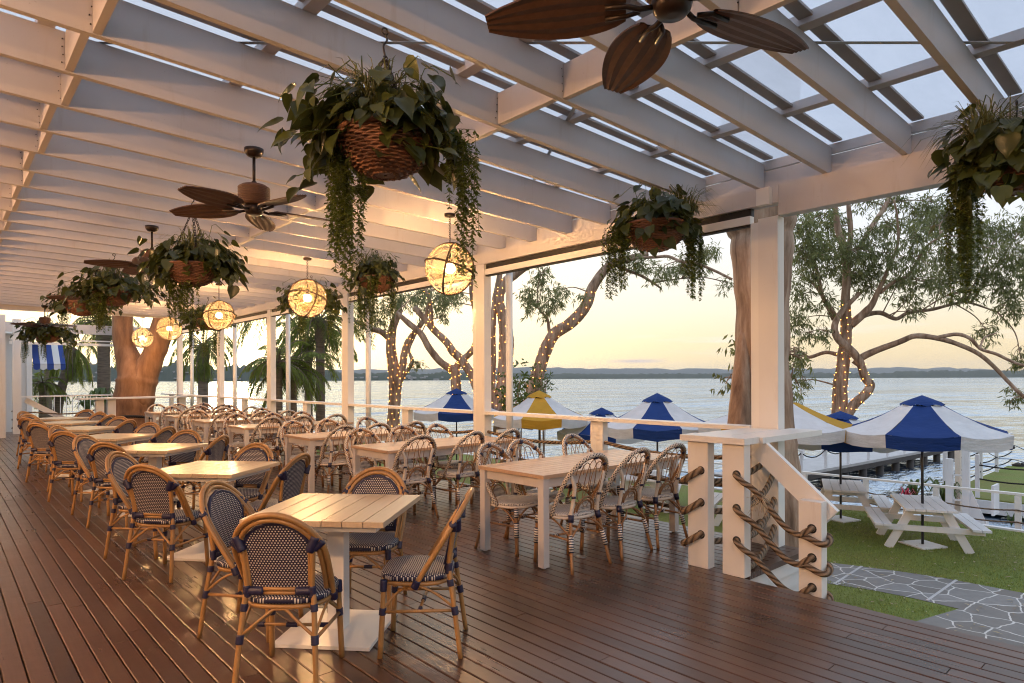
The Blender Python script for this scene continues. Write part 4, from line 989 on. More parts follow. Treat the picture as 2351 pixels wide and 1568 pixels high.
# ------------------------------------------------------------------ hanging baskets
def heart(m, p, d, n, L, w, fold=.18):
    d = d.normalized(); s = d.cross(n).normalized(); n = s.cross(d)
    def P(a, b, c): return tuple(p + d*a*L + s*b*w + n*c*L)
    prof = ((-.05, .20, .02), (.0, .40, .06), (.16, .53, .10), (.40, .50, .07), (.64, .34, .02), (.84, .15, -.05))
    mid = ((.02, 0, 0), (.18, 0, -.04), (.40, 0, -.06), (.62, 0, -.05), (.82, 0, -.07)); k = len(prof)
    V = [P(0, 0, 0)] + [P(a, b_, c*fold*5) for a, b_, c in prof] + [P(a, -b_, c*fold*5) for a, b_, c in prof] + [P(*q) for q in mid] + [P(1.02, 0, -.15)]
    M0 = 1 + 2*k; T = M0 + 5
    F = []
    for o, fl in ((1, 0), (1 + k, 1)):
        f_ = [(0, M0, o+1, o), (M0, M0+1, o+2, o+1), (M0+1, M0+2, o+3, o+2), (M0+2, M0+3, o+4, o+3), (M0+3, M0+4, o+5, o+4), (M0+4, T, o+5)]
        F += [tuple(reversed(q)) for q in f_] if fl else f_
    m.add(V, F, True)
def basket(loc, seed, label, hook_z, bowl_r=.26, spread=.46, nleaf=170, leaf=.14, vines=((-.6, .75), (.7, .95)), vine_len=.65, lobes=((3.5, 1.0), (.3, 1.0)), tuft=((0, 0), (.15, .1)), flowers=None, rz=0, droop=.30, chain_r=None):
    r = random.Random(seed); t = thing('hanging_basket', label, 'hanging basket', loc, rz, 'hanging plant baskets')
    H = bowl_r * .82
    m = MB(); nr = 17                                        # woven bowl: wavy withies
    for k in range(nr):
        f = k/(nr-1); z = -H*f; rr = bowl_r*math.sqrt(max(.02, 1 - .93*f**2.0)); N = 84
        m.tube([((rr + .010*math.sin(18*2*math.pi*i/N + math.pi*k))*math.cos(2*math.pi*i/N), (rr + .010*math.sin(18*2*math.pi*i/N + math.pi*k))*math.sin(2*math.pi*i/N), z) for i in range(N)], H/nr*.54, 5, True)
    m.lathe([(.01, -H*.99)] + [(bowl_r*math.sqrt(max(.02, 1 - .93*(1-f)**2.0))*.965, -H*(1-f)) for f in arc(9)], 30, cap=False)
    m.torus((0, 0, .008), bowl_r+.004, .014, n=40); m.build('bowl', 'wicker_basket', t)
    hz = hook_z - loc[2]; m = MB(); top = hz - .16 if hz > .35 else hz - .05
    for a in (0.4, 2.5, 4.6):
        p0 = Vector((bowl_r*math.cos(a), bowl_r*math.sin(a), .01)); p1 = Vector((0, 0, top)); L = (p1-p0).length; nl = max(4, int(L/.030)); d = (p1-p0).normalized()
        for i in range(nl):
            c = p0.lerp(p1, (i+.5)/nl); sd = d.cross(Vector((0, 0, 1)) if i % 2 else Vector((1, .3, 0))).normalized(); u = sd.cross(d)
            m.tube([c + d*.021*math.cos(q) + sd*.012*math.sin(q) for q in [2*math.pi*j/9 for j in range(9)]], .0042, 5, True)
    m.build('chain', 'dark_metal', t)
    m = MB(); m.torus((0, 0, hz-.022), .018, .005, (0, 1, 0), 14, 5); m.tube(spline([(0, 0, hz-.035), (.012, 0, hz-.065), (-.010, 0, hz-.105), (0, 0, top)], 5), .0055, 6); m.build('hook', 'dark_metal', t)
    m = MB(); S_ = MB()
    nleaf = int(nleaf*2.2); leaf *= .94
    for i in range(nleaf):
        if r.random() < .72:
            lo = lobes[r.randrange(len(lobes))]; a = lo[0] + r.gauss(0, .42); rr = abs(r.gauss(.72, .25))*spread*lo[1]
        else: a = r.uniform(0, 2*math.pi); rr = r.uniform(.2, .75)*spread
        rr = min(rr, spread*1.12*max(1, max(l[1] for l in lobes)))
        ca, sa = math.cos(a), math.sin(a)
        z = r.gauss(.05, .10) + .05 - droop*max(0, rr-bowl_r*.8)*r.uniform(.0, 1.7)
        p = Vector((rr*ca, rr*sa, z)); out = Vector((ca, sa, 0))
        d = out*r.uniform(.3, 1) + Vector((r.uniform(-.6, .6), r.uniform(-.6, .6), -r.uniform(.25, 1.3)))
        nn = out*r.uniform(.2, .9) + Vector((r.uniform(-.5, .5), r.uniform(-.5, .5), r.uniform(.3, 1)))
        L = leaf*r.uniform(.45, 1.2); heart(m, p, d, nn, L, L*r.uniform(.72, .9))
        if i % 3 == 0: S_.tube(spline([(bowl_r*.5*ca, bowl_r*.5*sa, .0), (rr*.6*ca, rr*.6*sa, z+.07), tuple(p)], 3), .003, 4)
    m.build('leaf_cluster', 'broad_leaf', t); S_.build('leaf_stems', 'vine_leaf', t)
    m = MB()
    for tx, ty in tuft:
        for i in range(130):
            a = r.uniform(0, 2*math.pi); L = r.uniform(.2, .46); le = r.uniform(.15, 1.0); b0 = Vector((tx + r.gauss(0, .03), ty + r.gauss(0, .03), .02)); o_ = Vector((math.cos(a), math.sin(a), 0)); sd = Vector((-math.sin(a), math.cos(a), 0))*.0042
            P1 = b0 + o_*L*.35*le + Vector((0, 0, L*.55)); P2 = b0 + o_*L*.8*le + Vector((0, 0, L*(.95 - .45*le))); P3 = P2 + o_*L*.35*le + Vector((0, 0, L*(.15 - .55*le)))
            m.add([tuple(b0-sd), tuple(b0+sd), tuple(P1-sd), tuple(P1+sd), tuple(P2-sd*.8), tuple(P2+sd*.8), tuple(P3)], [(0, 1, 3, 2), (2, 3, 5, 4), (4, 5, 6)])
    m.build('grass_tuft', 'grass_blade', t)
    for va, vr in vines:
        m = MB(); V0 = Vector((math.cos(va)*bowl_r*vr*1.3, math.sin(va)*bowl_r*vr*1.3, .05))
        for s_ in range(20):
            x, y = V0.x + r.gauss(0, .045), V0.y + r.gauss(0, .045); L = vine_len*r.uniform(.35, 1.05); nst = int(L/.013); px, py = x*.6, y*.6; ph = r.uniform(0, 6)
            pts = []
            for k in range(nst):
                f = k/max(1, nst-1); q = min(1, f*4)
                pts.append(Vector((px + (x-px)*q + .012*math.sin(ph+7*f), py + (y-py)*q + .012*math.cos(ph+6*f), .07*math.sin(math.pi*min(1, f*2.2)*.9) - L*f)))
            m.tube(pts[::3] + [pts[-1]], .0016, 3)
            for k, p in enumerate(pts):
                a = ph + 2.4*k
                for sgn in (0, math.pi):
                    o_ = Vector((math.cos(a+sgn), math.sin(a+sgn), 0)); sd = Vector((-o_.y, o_.x, 0)); l_ = r.uniform(.020, .034)
                    dn = o_*l_ + Vector((0, 0, -l_*r.uniform(.2, .9)))
                    m.add([tuple(p), tuple(p + dn*.5 + sd*l_*.33), tuple(p + dn), tuple(p + dn*.5 - sd*l_*.33)], [(0, 1, 2, 3)])
        m.build('trailing_vine', 'vine_leaf', t)
    if flowers:
        m = MB(); fa, fr_, fl = flowers
        for i in range(46):
            z = -r.uniform(-.12, fl); m.sphere((math.cos(fa)*fr_ + r.gauss(0, .035), math.sin(fa)*fr_ + r.gauss(0, .035), z), r.uniform(.009, .016), 6, 4)
        m.build('flower_sprays', 'flower_white', t)
    return t
A_R, A_L, A_N = math.atan2(vR.y, vR.x), math.atan2(-vR.y, -vR.x), math.atan2(-vF.y, -vF.x)   # right, left, towards the viewer
def BK(px, py, d): p = W(px, py, d); return (p.x, p.y, p.z)
HK = lambda p: zb(p[0]) + .0
for sd, (px, py, d), kw, lab in (
    (1, (885, 318, 3.50), dict(bowl_r=.25, spread=.42, nleaf=200, leaf=.135, lobes=((A_L, 1.15), (A_L-.3, 1.1), (A_R, .85), (A_R-.5, .8), (A_L+.3, 1.0), (A_N+.6, .72)), vines=((A_L-.35, .80), (A_R-.15, 1.35), (A_L+.1, .70)), vine_len=.80, tuft=((-.02, 0), (.03, .05), (-.08, .05)), droop=.42), 'largest hanging basket of dark broad leaves with long trailing vines, front centre'),
    (2, (2335, 365, 4.25), dict(bowl_r=.27, spread=.42, nleaf=190, leaf=.14, lobes=((A_L, .98), (A_N, .9), (A_L+.4, 1), (A_R, 1)), vines=((A_L, 1.0), (A_L-.35, .9)), vine_len=.95, tuft=((-.2*vR.x, -.2*vR.y), (-.24*vR.x, -.24*vR.y)), droop=1.3), 'hanging basket cut by the right edge of the photo, spiky grass on top'),
    (3, (1505, 520, 6.35), dict(bowl_r=.29, spread=.42, nleaf=130, leaf=.14, lobes=((A_L, .95), (A_N, .7), (A_R, .9), (A_L+1.5, .9)), vines=((A_L, 1.15), (A_R, 1.0), (A_L+.3, 1.0), (A_R+.3, 1.15)), vine_len=.70, tuft=((.3*vR.x, .3*vR.y), (.25*vR.x, .25*vR.y))), 'hanging basket under the lake side beam, left of the main post'),
    (4, (443, 612, 6.62), dict(bowl_r=.24, spread=.44, nleaf=190, leaf=.135, lobes=((A_L, 1.0), (A_R, 1.0), (A_R+.3, .8)), vines=((A_L+.2, .55), (A_N, .3), (A_L-.5, .6)), vine_len=.60, tuft=((0, 0), (.04, .06)), flowers=(A_L+.15, .17, .30)), 'hanging basket with drooping white flowers below the second fan'),
    (5, (865, 640, 9.2), dict(bowl_r=.24, spread=.38, nleaf=150, leaf=.12, lobes=((A_L, 1.0), (A_R, .75), (A_N, .7)), vines=((A_L, .8), (A_R, .6), (A_N, .9), (A_L+.4, .4)), vine_len=.85, tuft=((0, 0), (-.18*vR.x, -.18*vR.y))), 'bright green hanging basket left of the largest globe lamp'),
    (6, (715, 692, 11.4), dict(bowl_r=.24, spread=.50, nleaf=160, leaf=.13, lobes=((A_L, 1.0), (A_R, 1.0)), vines=((A_L, .5), (A_R, 1.1)), vine_len=.70, tuft=((0, 0),)), 'hanging basket directly behind the second globe lamp'),
    (7, (262, 668, 9.7), dict(bowl_r=.27, spread=.52, nleaf=210, leaf=.14, lobes=((A_L, 1.05), (A_R, 1.1), (A_N, .6)), vines=((A_N, .8), (A_L, .6)), vine_len=.62, tuft=((-.15*vR.x, -.15*vR.y), (0, 0))), 'wide bushy hanging basket left of the flowered one'),
    (8, (190, 695, 12.2), dict(bowl_r=.30, spread=.55, nleaf=170, leaf=.14, lobes=((A_L, 1.0), (A_R, 1.0)), vines=((A_L, .9), (A_R, .9)), vine_len=.6, tuft=((-.3*vR.x, -.3*vR.y),)), 'hanging basket half hidden behind the wide bushy one'),
    (9, (110, 765, 17.2), dict(bowl_r=.30, spread=.66, nleaf=190, leaf=.17, lobes=((A_L, 1.0), (A_R, 1.0), (A_N, .5)), vines=((A_L, 1.6), (A_R, 1.4), (A_N, .5)), vine_len=.8, tuft=((0, 0),)), 'farthest left hanging basket near the house'),
    (10, (478, 735, 14.4), dict(bowl_r=.27, spread=.50, nleaf=170, leaf=.14, lobes=((A_L, 1.0), (A_R, 1.0)), vines=((A_L, 1.1), (A_N, .6), (A_R, .4)), vine_len=.85, tuft=((-.1*vR.x, -.1*vR.y),)), 'hanging basket above the third globe lamp')):
    loc = BK(px, py, d); basket(loc, sd, lab, HK(loc), **kw)
# ------------------------------------------------------------------ umbrellas and picnic tables
def umbrella(loc, rz, R_, top, rise, colr, label, pole=True):
    t = thing('market_umbrella', label, 'umbrella', loc, rz, 'striped umbrellas on the lawn')
    z0 = top - rise; r = random.Random(int(abs(loc[1])*100))
    m = MB(); v = MB()
    P = [(R_*math.cos(math.pi/4*(k+.5)), R_*math.sin(math.pi/4*(k+.5))) for k in range(8)]; ic = .25
    for k in range(8):
        a, b_ = P[k], P[(k+1) % 8]; m.cur = v.cur = k % 2; N = 6; V = []; 
        for i in range(N+1):
            f = i/N; s_ = ic + (1-ic)*f
            for j in range(5):
                g = j/4; x = (a[0]*(1-g)+b_[0]*g)*s_; y = (a[1]*(1-g)+b_[1]*g)*s_; V.append((x, y, z0 + rise*(1-s_) - .075*math.sin(math.pi*g)*f*R_*.5 - .045*math.sin(math.pi*f) + .012*noise.noise(Vector((x*3, y*3, loc[1])))))
        m.add(V, [(i*5+j, (i+1)*5+j, (i+1)*5+j+1, i*5+j+1) for i in range(N) for j in range(4)], True)
        o = V[-5:]; V = [(x, y, z-.002) for x, y, z in o] + [(x*.985, y*.985, z - .215 + .012*r.uniform(-1, 1)) for x, y, z in o]
        v.add(V, [(j, j+5, j+6, j+1) for j in range(4)], True)
    m.build('canopy', [colr, 'white_canvas'], t); v.build('valance', [colr, 'white_canvas'], t)
    m = MB(); V = [(0, 0, top+.035)]; sl_ = rise/R_
    for rr, up, wv in ((.13, .035, 0), (.27, .03, .006), (.33, .012, .02)):
        for k in range(24): a = math.pi/12*k; q = rr*(1 + .04*(k % 3 == 0)); V.append((q*math.cos(a), q*math.sin(a), top - sl_*rr + up + wv*math.sin(k*2*math.pi/3 + rr*9) ))
    F = [(0, 1+k, 1+(k+1) % 24) for k in range(24)] + [(1+24*q+k, 25+24*q+k, 25+24*q+(k+1) % 24, 1+24*q+(k+1) % 24) for q in range(2) for k in range(24)]
    m.add(V, F, True); m.build('vent_cap', colr, t)
    m = MB(); m.lathe([(.022, .01), (.022, top-.03)], 10); m.build('pole', 'black_pole', t)
    m = MB(); m.b(-.26, .26, -.26, .26, .004, .03); m.build('base_plate', 'picnic_white', t)
    m = MB()
    for x, y in P: m.tube([(0, 0, z0+rise-.08), (x*.97, y*.97, z0-.02)], .009, 5)
    m.build('rib', 'black_pole', t); return t
face = lambda x, y: math.atan2(-y, -x)
for x, y, z, R_, top, rise, c, lab, da in ((12.85, 3.54, LAWN, 1.33, 2.60, .58, 'navy_canvas', 'near blue and white umbrella over the front picnic table', 0),
    (13.94, 5.32, LAWN, 1.16, 2.22, .46, 'navy_canvas', 'smaller blue and white umbrella behind the near one', .1),
    (12.3, 5.9, LAWN, 1.48, 2.62, .60, 'yellow_canvas', 'yellow and white umbrella half hidden behind the main post', -.305),
    (12.1, 8.55, LAWN, 1.30, 2.58, .68, 'navy_canvas', 'blue and white umbrella right of the yellow one', 0),
    (12.0, 12.25, LAWN, 1.32, 2.60, .66, 'yellow_canvas', 'yellow and white umbrella beside the second verandah post', .05),
    (12.0, 15.9, LAWN, 1.40, 2.62, .66, 'navy_canvas', 'blue and white umbrella left of the second verandah post', 0),
    (13.5, 11.35, LAWN, 1.25, 2.12, .60, 'navy_canvas', 'small distant blue umbrella between yellow and blue ones', -.1)):
    umbrella((x, y, z), face(x, y) + da + math.pi/4, R_, top, rise, c, lab)
def picnic():
    t = thing('picnic_table', 'picnic', 'picnic table')
    m = MB()
    for k in range(5): y = -.375 + k*.152; m.b(-.74, .74, y+.003, y+.147, .70, .738)
    m.build('tabletop', 'picnic_white', t)
    for s in (-1, 1):
        m = MB(); m.b(-.74, .74, s*.70-.13, s*.70-.004, .42, .456); m.b(-.74, .74, s*.70+.004, s*.70+.13, .42, .456); m.build('bench', 'picnic_white', t)
        for q in (-1, 1): m = MB(); m.bar((s*.47, q*.60, .0), (s*.47, q*.24, .698), .13, .04, (1, 0, 0)); m.build('leg', 'picnic_white', t)
        m = MB(); m.b(s*.47-.066, s*.47-.022, -.80, .80, .325, .418); m.b(s*.47+.022, s*.47+.062, -.36, .36, .60, .699); m.build('cross_rail', 'picnic_white', t)
    return t
pt0 = picnic()
for x, y, a, lab in ((12.98, 3.58, 26, 'white timber picnic table on the grass under the near blue umbrella'), (13.9, 5.25, 24, 'white picnic table under the smaller umbrella behind'), (12.2, 6.4, 20, 'white picnic table seen through the entry posts'), (12.0, 8.9, 30, 'white picnic table seen below the deck railing')):
    put(pt0, (x, y, LAWN), rad(a), lab, 'white picnic tables')
#@@TREES
# ------------------------------------------------------------------ trees
class Leaves:
    def __init__(s, seed): s.rng = np.random.default_rng(seed); s.V = []; s.n = 0
    def quads(s, p, d, side, L, w):          # arrays: base, direction, side vector, length, width
        a = p; b = p + d*(L*.45)[:, None] + side*(w*.5)[:, None]; c = p + d*L[:, None]; e = p + d*(L*.45)[:, None] - side*(w*.5)[:, None]
        s.V.append(np.stack([a, b, c, e], 1).reshape(-1, 3)); s.n += len(p)
    def build(s, name, mat, parent):
        V = np.concatenate(s.V); q = np.arange(len(V)).reshape(-1, 4); return np_mesh(name, V, q, mat, parent)
def unit(a): return a / np.maximum(1e-6, np.linalg.norm(a, axis=1, keepdims=True))
def clump(lv, c, r, ntw, nl=9, L=.16, w=.030, droop=1.0):
    g = lv.rng; c = np.array(c, float); r = np.array(r, float)
    t = g.normal(0, .5, (ntw, 3)); t = np.clip(t, -1.15, 1.15); tw = c + t*r
    td = unit(g.normal(0, 1, (ntw, 3)) + np.array([0, 0, -.35*droop]))
    base = np.repeat(tw, nl, 0) + np.repeat(td, nl, 0)*(g.uniform(0, .30, (ntw*nl, 1)))
    d = unit(g.normal(0, .55, (ntw*nl, 3)) + np.repeat(td, nl, 0)*.5 + np.array([0, 0, -.85*droop]))
    sd = unit(np.cross(d, g.normal(0, 1, (ntw*nl, 3))))
    lv.quads(base, d, sd, g.uniform(.6, 1.25, ntw*nl)*L, g.uniform(.7, 1.3, ntw*nl)*w); return tw
def limb(m, pts, rs, n=10, k=5, wob=.0, seed=0):
    P = spline(pts, k)
    if wob: P = [p + Vector((noise.noise(p*1.3 + Vector((seed, 0, 0))), noise.noise(p*1.3 + Vector((0, seed, 7))), 0))*wob for p in P]
    R_ = lerpr(rs, len(P)); R_ = [r*(1 + .10*noise.noise(Vector((i*.45, seed, r)))) for i, r in enumerate(R_)]
    m.tube(P, R_, n); return P
def lights(P, R_, parent, turns_per_m=3.0, bulb=.024, gap=.17, seed=0, t0=0., t1=1.):
    r = random.Random(seed); w = MB(); b = MB(); n = len(P); L = 0; pts = []
    for i in range(int(n*t0), int((n-1)*t1)):
        a, c = P[i], P[i+1]; seg = (c-a).length; st = max(2, int(seg/.035)); ax = (c-a).normalized(); u = ax.orthogonal().normalized(); v = ax.cross(u)
        for j in range(st):
            f = j/st; L += seg/st; ang = 2*math.pi*L*turns_per_m; rr = (R_[i]*(1-f) + R_[i+1]*f)*1.04 + .012; pts.append(a.lerp(c, f) + (u*math.cos(ang) + v*math.sin(ang))*rr)
    if len(pts) < 3: return
    w.tube(pts[::2], .006, 4); acc = 0
    for i in range(1, len(pts)):
        acc += (pts[i]-pts[i-1]).length
        if acc > gap*r.uniform(.7, 1.4): acc = 0; b.sphere(tuple(pts[i]), bulb, 6, 4)
    return w, b
def fairy(parts, label):
    t = thing('fairy_lights', label, 'string lights'); W_, B_ = MB(), MB()
    for q in parts:
        if q:
            for src, dst in ((q[0], W_), (q[1], B_)): dst.add(src.v, src.f, False)
    W_.build('wire', 'black_pole', t); tag(B_.build('bulbs', 'fairy_glow', t), kind='stuff'); return t
def q5(x, y): return ((2000 + x/2.2398)*.8163, (450 + y/2.2398)*.8163)
def q3(x, y): return ((1000 + x/3.408)*.8163, (720 + y/3.408)*.8163)
def q6(x, y): return ((1000 + x/2.1373)*.8163, (700 + y/2.1373)*.8163)
def qb(x, y): return ((1620 + x/3.92)*.8163, (500 + y/3.92)*.8163)
def gum(name, label, q, depth, trunks, limbs, clumps, seed, pxs, density=1.0, bark='gum_bark', leafL=.19, group=None, sub=.02):
    """trunks/limbs: (points (x, y[, extra depth]), radii in crop px); clumps: (x, y, rx, ry[, extra depth])"""
    base = trunks[0][0][0]; k = depth / CF / pxs       # metres per crop pixel
    def pt(p): return W(*q(p[0], p[1]), depth + (p[2] if len(p) > 2 else 0))
    t = thing('gum_tree', label, 'tree', (0, 0, 0), 0, group); PT = []; TR = []
    for i, (pts, rs) in enumerate(trunks):
        m = MB(); P = limb(m, [pt(p) for p in pts], [r*k for r in rs], 14, 6, .03, seed+i); TR.append((P, lerpr([r*k for r in rs], len(P)))); m.build('trunk', bark, t); PT += P
    for i, (pts, rs) in enumerate(limbs):
        m = MB(); P = limb(m, [pt(p) for p in pts], [r*k for r in rs], 9, 6, .05, seed+20+i); TR.append((P, lerpr([r*k for r in rs], len(P)))); m.build('limb', bark, t); PT += P
    lv = Leaves(seed); tw = MB(); r = random.Random(seed)
    for c in clumps:
        ex = c[4] if len(c) > 4 else r.uniform(-1.3, 1.3); p = W(*q(c[0], c[1]), depth + ex); rx, rz = c[2]*k, c[3]*k; area = c[2]*c[3]*k*k
        n = max(6, int(area*260*density)); T = clump(lv, p, (rx*1.05, rx*1.05, rz), n, 9, leafL)
        a = min(PT, key=lambda s_: (s_-p).length + .4*max(0, s_.z - p.z))
        mid = a.lerp(p, .5) + Vector((r.uniform(-.2, .2), r.uniform(-.2, .2), r.uniform(.0, .35)))*min(1, (p-a).length*.5)
        if (p-a).length > .25: tw.tube(spline([a, mid, p], 5), lerpr([max(sub, .008+.012*(p-a).length), sub*.5], 11), 6)
        for e in T[::max(1, len(T)//7)]:
            e = Vector(e); s0 = mid.lerp(p, r.uniform(.4, 1)); tw.tube(spline([s0, s0.lerp(e, .55) + Vector((0, 0, r.uniform(-.05, .12))), e], 4), lerpr([sub*.5, .005], 9), 4)
    if clumps: lv.build('crown', 'gum_leaf', t); tw.build('twigs', bark, t)
    return t, TR
# right hand gum with lights
k5 = 2.2398 / .8163
trR = [([(800, 1830), (812, 1568), (815, 1400), (838, 1250), (850, 1100), (850, 950), (846, 850), (850, 600), (800, 450), (780, 280)], [56, 47, 42, 38, 34, 30, 26, 24, 20, 16])]
limR = [([(840, 1640, -.2), (890, 1545, -.3), (965, 1475, -.4), (998, 1420, -.4), (962, 1370, -.4), (930, 1270, -.4), (880, 1200, -.4), (800, 1120, -.4), (780, 1040, -.3), (830, 950, -.2), (930, 840, -.2)], [30, 30, 28, 26, 25, 24, 24, 22, 20, 17, 13]),
    ([(860, 1235), (800, 1228, .2), (720, 1212, .4), (620, 1242, .5), (570, 1212, .6), (490, 1208, .7), (400, 1245, .8)], [15, 13, 12, 11, 9, 8, 4]),
    ([(900, 1290, -.2), (945, 1245, -.3), (1040, 1200, -.5), (1200, 1140, -.9), (1300, 1108, -1.2), (1440, 1125, -1.5), (1560, 1165, -1.6), (1700, 1235, -1.7), (1800, 1330, -1.7), (1930, 1450, -1.8), (2050, 1560, -1.8)], [24, 22, 20, 17, 16, 15, 13, 12, 11, 10, 7]),
    ([(1430, 1118, -1.5), (1550, 1098, -1.6), (1630, 1125, -1.7), (1690, 1190, -1.7), (1800, 1225, -1.8), (1900, 1270, -1.9), (2050, 1330, -2)], [11, 11, 10, 9, 9, 8, 6]),
    ([(870, 1070), (895, 1030, .2), (960, 980, .4), (1060, 962, .6), (1165, 1000, .8), (1250, 960, 1), (1400, 940, 1.2), (1550, 900, 1.4), (1640, 900, 1.5), (1800, 960, 1.6)], [20, 19, 17, 15, 13, 12, 11, 9, 8, 5]),
    ([(880, 1040), (960, 960, -.2), (1020, 890, -.3), (1110, 700, -.5), (1180, 500, -.6), (1175, 370, -.7), (1150, 250, -.8)], [26, 24, 18, 10, 8, 6, 5]),
    ([(1060, 840, -.3), (1150, 770, -.5), (1250, 720, -.7), (1340, 560, -.9), (1450, 480, -1)], [12, 10, 9, 7, 4]),
    ([(775, 1005), (725, 900, .2), (640, 780, .4), (560, 720, .5)], [15, 12, 10, 6]), ([(790, 1000), (700, 850, -.3), (655, 640, -.5), (610, 470, -.6)], [14, 12, 10, 7]),
    ([(850, 640), (880, 480, .3), (870, 280, .4)], [18, 16, 14]), ([(930, 560, .2), (1010, 420, .5), (1080, 310, .7), (1140, 210, .9)], [14, 15, 15, 14]),
    ([(1690, 1195, -1.7), (1720, 1120, -1.6), (1800, 1090, -1.6)], [6, 5, 3])]
clR = [(600, 420, 100, 100), (560, 560, 80, 110), (750, 420, 120, 110), (690, 540, 90, 90), (800, 600, 130, 110), (900, 560, 110, 110), (950, 720, 110, 90), (850, 720, 90, 80), (1060, 580, 100, 100), (1000, 800, 70, 50), (640, 720, 90, 70), (560, 850, 60, 110), (545, 1000, 55, 90), (600, 1095, 50, 55), (715, 1085, 55, 45), (1150, 250, 90, 50), (980, 260, 80, 40), (1300, 330, 120, 90), (1420, 400, 90, 110), (1300, 480, 120, 90), (1450, 600, 120, 90), (1250, 620, 110, 80), (1180, 760, 90, 60), (1300, 760, 120, 60), (1440, 780, 100, 70), (1550, 680, 130, 100), (1650, 540, 110, 110), (1800, 460, 120, 100), (1900, 600, 100, 120), (1730, 700, 120, 90), (1870, 800, 110, 110), (1240, 880, 90, 45), (1740, 1080, 65, 60), (1900, 930, 90, 80), (1950, 1250, 50, 100), (1930, 1480, 55, 60), (550, 1300, 50, 50), (560, 1400, 45, 60), (540, 1200, 40, 40), (730, 900, 60, 60), (1500, 330, 110, 80), (1650, 400, 110, 90), (1980, 400, 110, 110), (2050, 700, 110, 120), (1130, 420, 70, 80), (1040, 430, 70, 60), (690, 340, 90, 50), (1280, 960, 50, 30), (620, 620, 80, 80), (1400, 260, 100, 60), (1560, 840, 90, 50), (560, 320, 60, 50)]
tR, TRr = gum('gum_tree', 'spreading gum tree wrapped in fairy lights by the fence, right side', q5, 18.6, trR, limR, clR, 31, k5, 1.5, group='lit gum trees on the shore')
fairy([lights(*TRr[0], tR, 5, .011, .07, 1, 0, .62), lights(*TRr[1], tR, 3.5, .010, .11, 2, 0, .5)], 'fairy lights wound round the trunk of the right gum tree')
# left hand gums
k3 = 3.408 / .8163
trA = [([(365, 1760), (365, 1568), (378, 1350), (382, 1200), (352, 1000), (340, 850), (350, 700), (400, 560), (430, 420)], [70, 58, 58, 62, 52, 46, 40, 34, 26])]
limA = [([(400, 1190), (440, 1080), (465, 960), (500, 830), (560, 740), (640, 630), (700, 520)], [40, 38, 34, 30, 28, 24, 18]), ([(410, 1245, -.4), (470, 1130, -.5), (540, 1015, -.6), (518, 900, -.6), (570, 760, -.5)], [18, 17, 20, 12, 6]), ([(330, 800), (240, 725), (110, 690), (10, 630), (-60, 560)], [34, 28, 24, 18, 12])]
clA = [(60, 600, 70, 90), (130, 560, 100, 90), (330, 470, 110, 80), (230, 620, 80, 90), (420, 380, 110, 70), (600, 1030, 60, 50), (150, 800, 40, 30), (620, 520, 80, 60)]
tA, TA = gum('gum_tree', 'gum tree with fairy lights, standing left of the blue umbrella', q3, 26, trA, limA, clA, 41, k3, 1.4, group='lit gum trees on the shore')
fairy([lights(*TA[0], tA, 4, .014, .07, 3, .0, .75), lights(*TA[1], tA, 3.6, .013, .08, 4, 0, .8), lights(*TA[2], tA, 3.6, .013, .1, 5, 0, .8)], 'fairy lights on the gum tree left of the blue umbrella')
trB = [([(965, 1560), (967, 1350), (960, 1200), (945, 1100), (890, 1070), (800, 1000), (705, 880), (625, 745), (500, 640), (390, 540)], [52, 50, 48, 46, 36, 34, 32, 30, 27, 20])]
limB = [([(955, 1120), (985, 1040), (1070, 955), (1130, 880), (1160, 790), (1165, 640), (1130, 400), (1125, 230)], [36, 34, 32, 28, 28, 30, 32, 30]), ([(1230, 1420, -1), (1160, 1260, -1), (1110, 1130, -1), (1020, 1000, -1), (930, 920, -1), (870, 830, -1), (760, 720, -1), (680, 620, -1), (560, 490, -1)], [44, 42, 40, 40, 38, 34, 32, 30, 24]), ([(735, 660, -1), (715, 500, -1), (690, 380, -1), (650, 300, -1)], [22, 20, 16, 10]), ([(660, 620, -1), (700, 450, -1), (720, 330, -1)], [16, 13, 9])]
clB = [(800, 420, 170, 90), (920, 370, 110, 70), (640, 350, 90, 70), (860, 570, 55, 50), (560, 420, 90, 80), (990, 360, 60, 50), (760, 330, 120, 50), (1140, 610, 22, 50), (830, 480, 80, 50)]
tB, TB = gum('gum_tree', 'gum tree with crossing limbs and fairy lights above the blue umbrella', q3, 23, trB, limB, clB, 43, k3, 1.5, group='lit gum trees on the shore')
fairy([lights(*TB[0], tB, 3.6, .013, .08, 6, 0, .5), lights(*TB[1], tB, 3.6, .013, .09, 7), lights(*TB[2], tB, 3.6, .013, .08, 8, 0, .9), lights(*TB[3], tB, 3.4, .012, .12, 9)], 'fairy lights on the crossing limbs above the blue umbrella')
trC = [([(1395, 1700), (1400, 1500), (1412, 1300), (1432, 1100), (1442, 900), (1445, 760), (1425, 600), (1385, 470), (1390, 350), (1450, 240), (1540, 165), (1680, 60), (1850, -60)], [70, 66, 66, 70, 74, 72, 60, 48, 46, 48, 44, 40, 30])]
limC = [([(1350, 1600), (1318, 1300), (1312, 1000), (1315, 700), (1330, 450), (1370, 250), (1400, 60)], [36, 32, 30, 30, 30, 28, 24])]
tC, TC = gum('gum_tree', 'thick bulging gum trunk wrapped in fairy lights behind the second verandah post', q3, 20.5, trC, limC, [], 47, k3, 1.0, group='lit gum trees on the shore')
fairy([lights(*TC[0], tC, 4, .012, .08, 10, .05, .8), lights(*TC[1], tC, 3.4, .011, .12, 11, 0, .8)], 'fairy lights wound round the thick trunk behind the second post')
k6 = 2.1373 / .8163
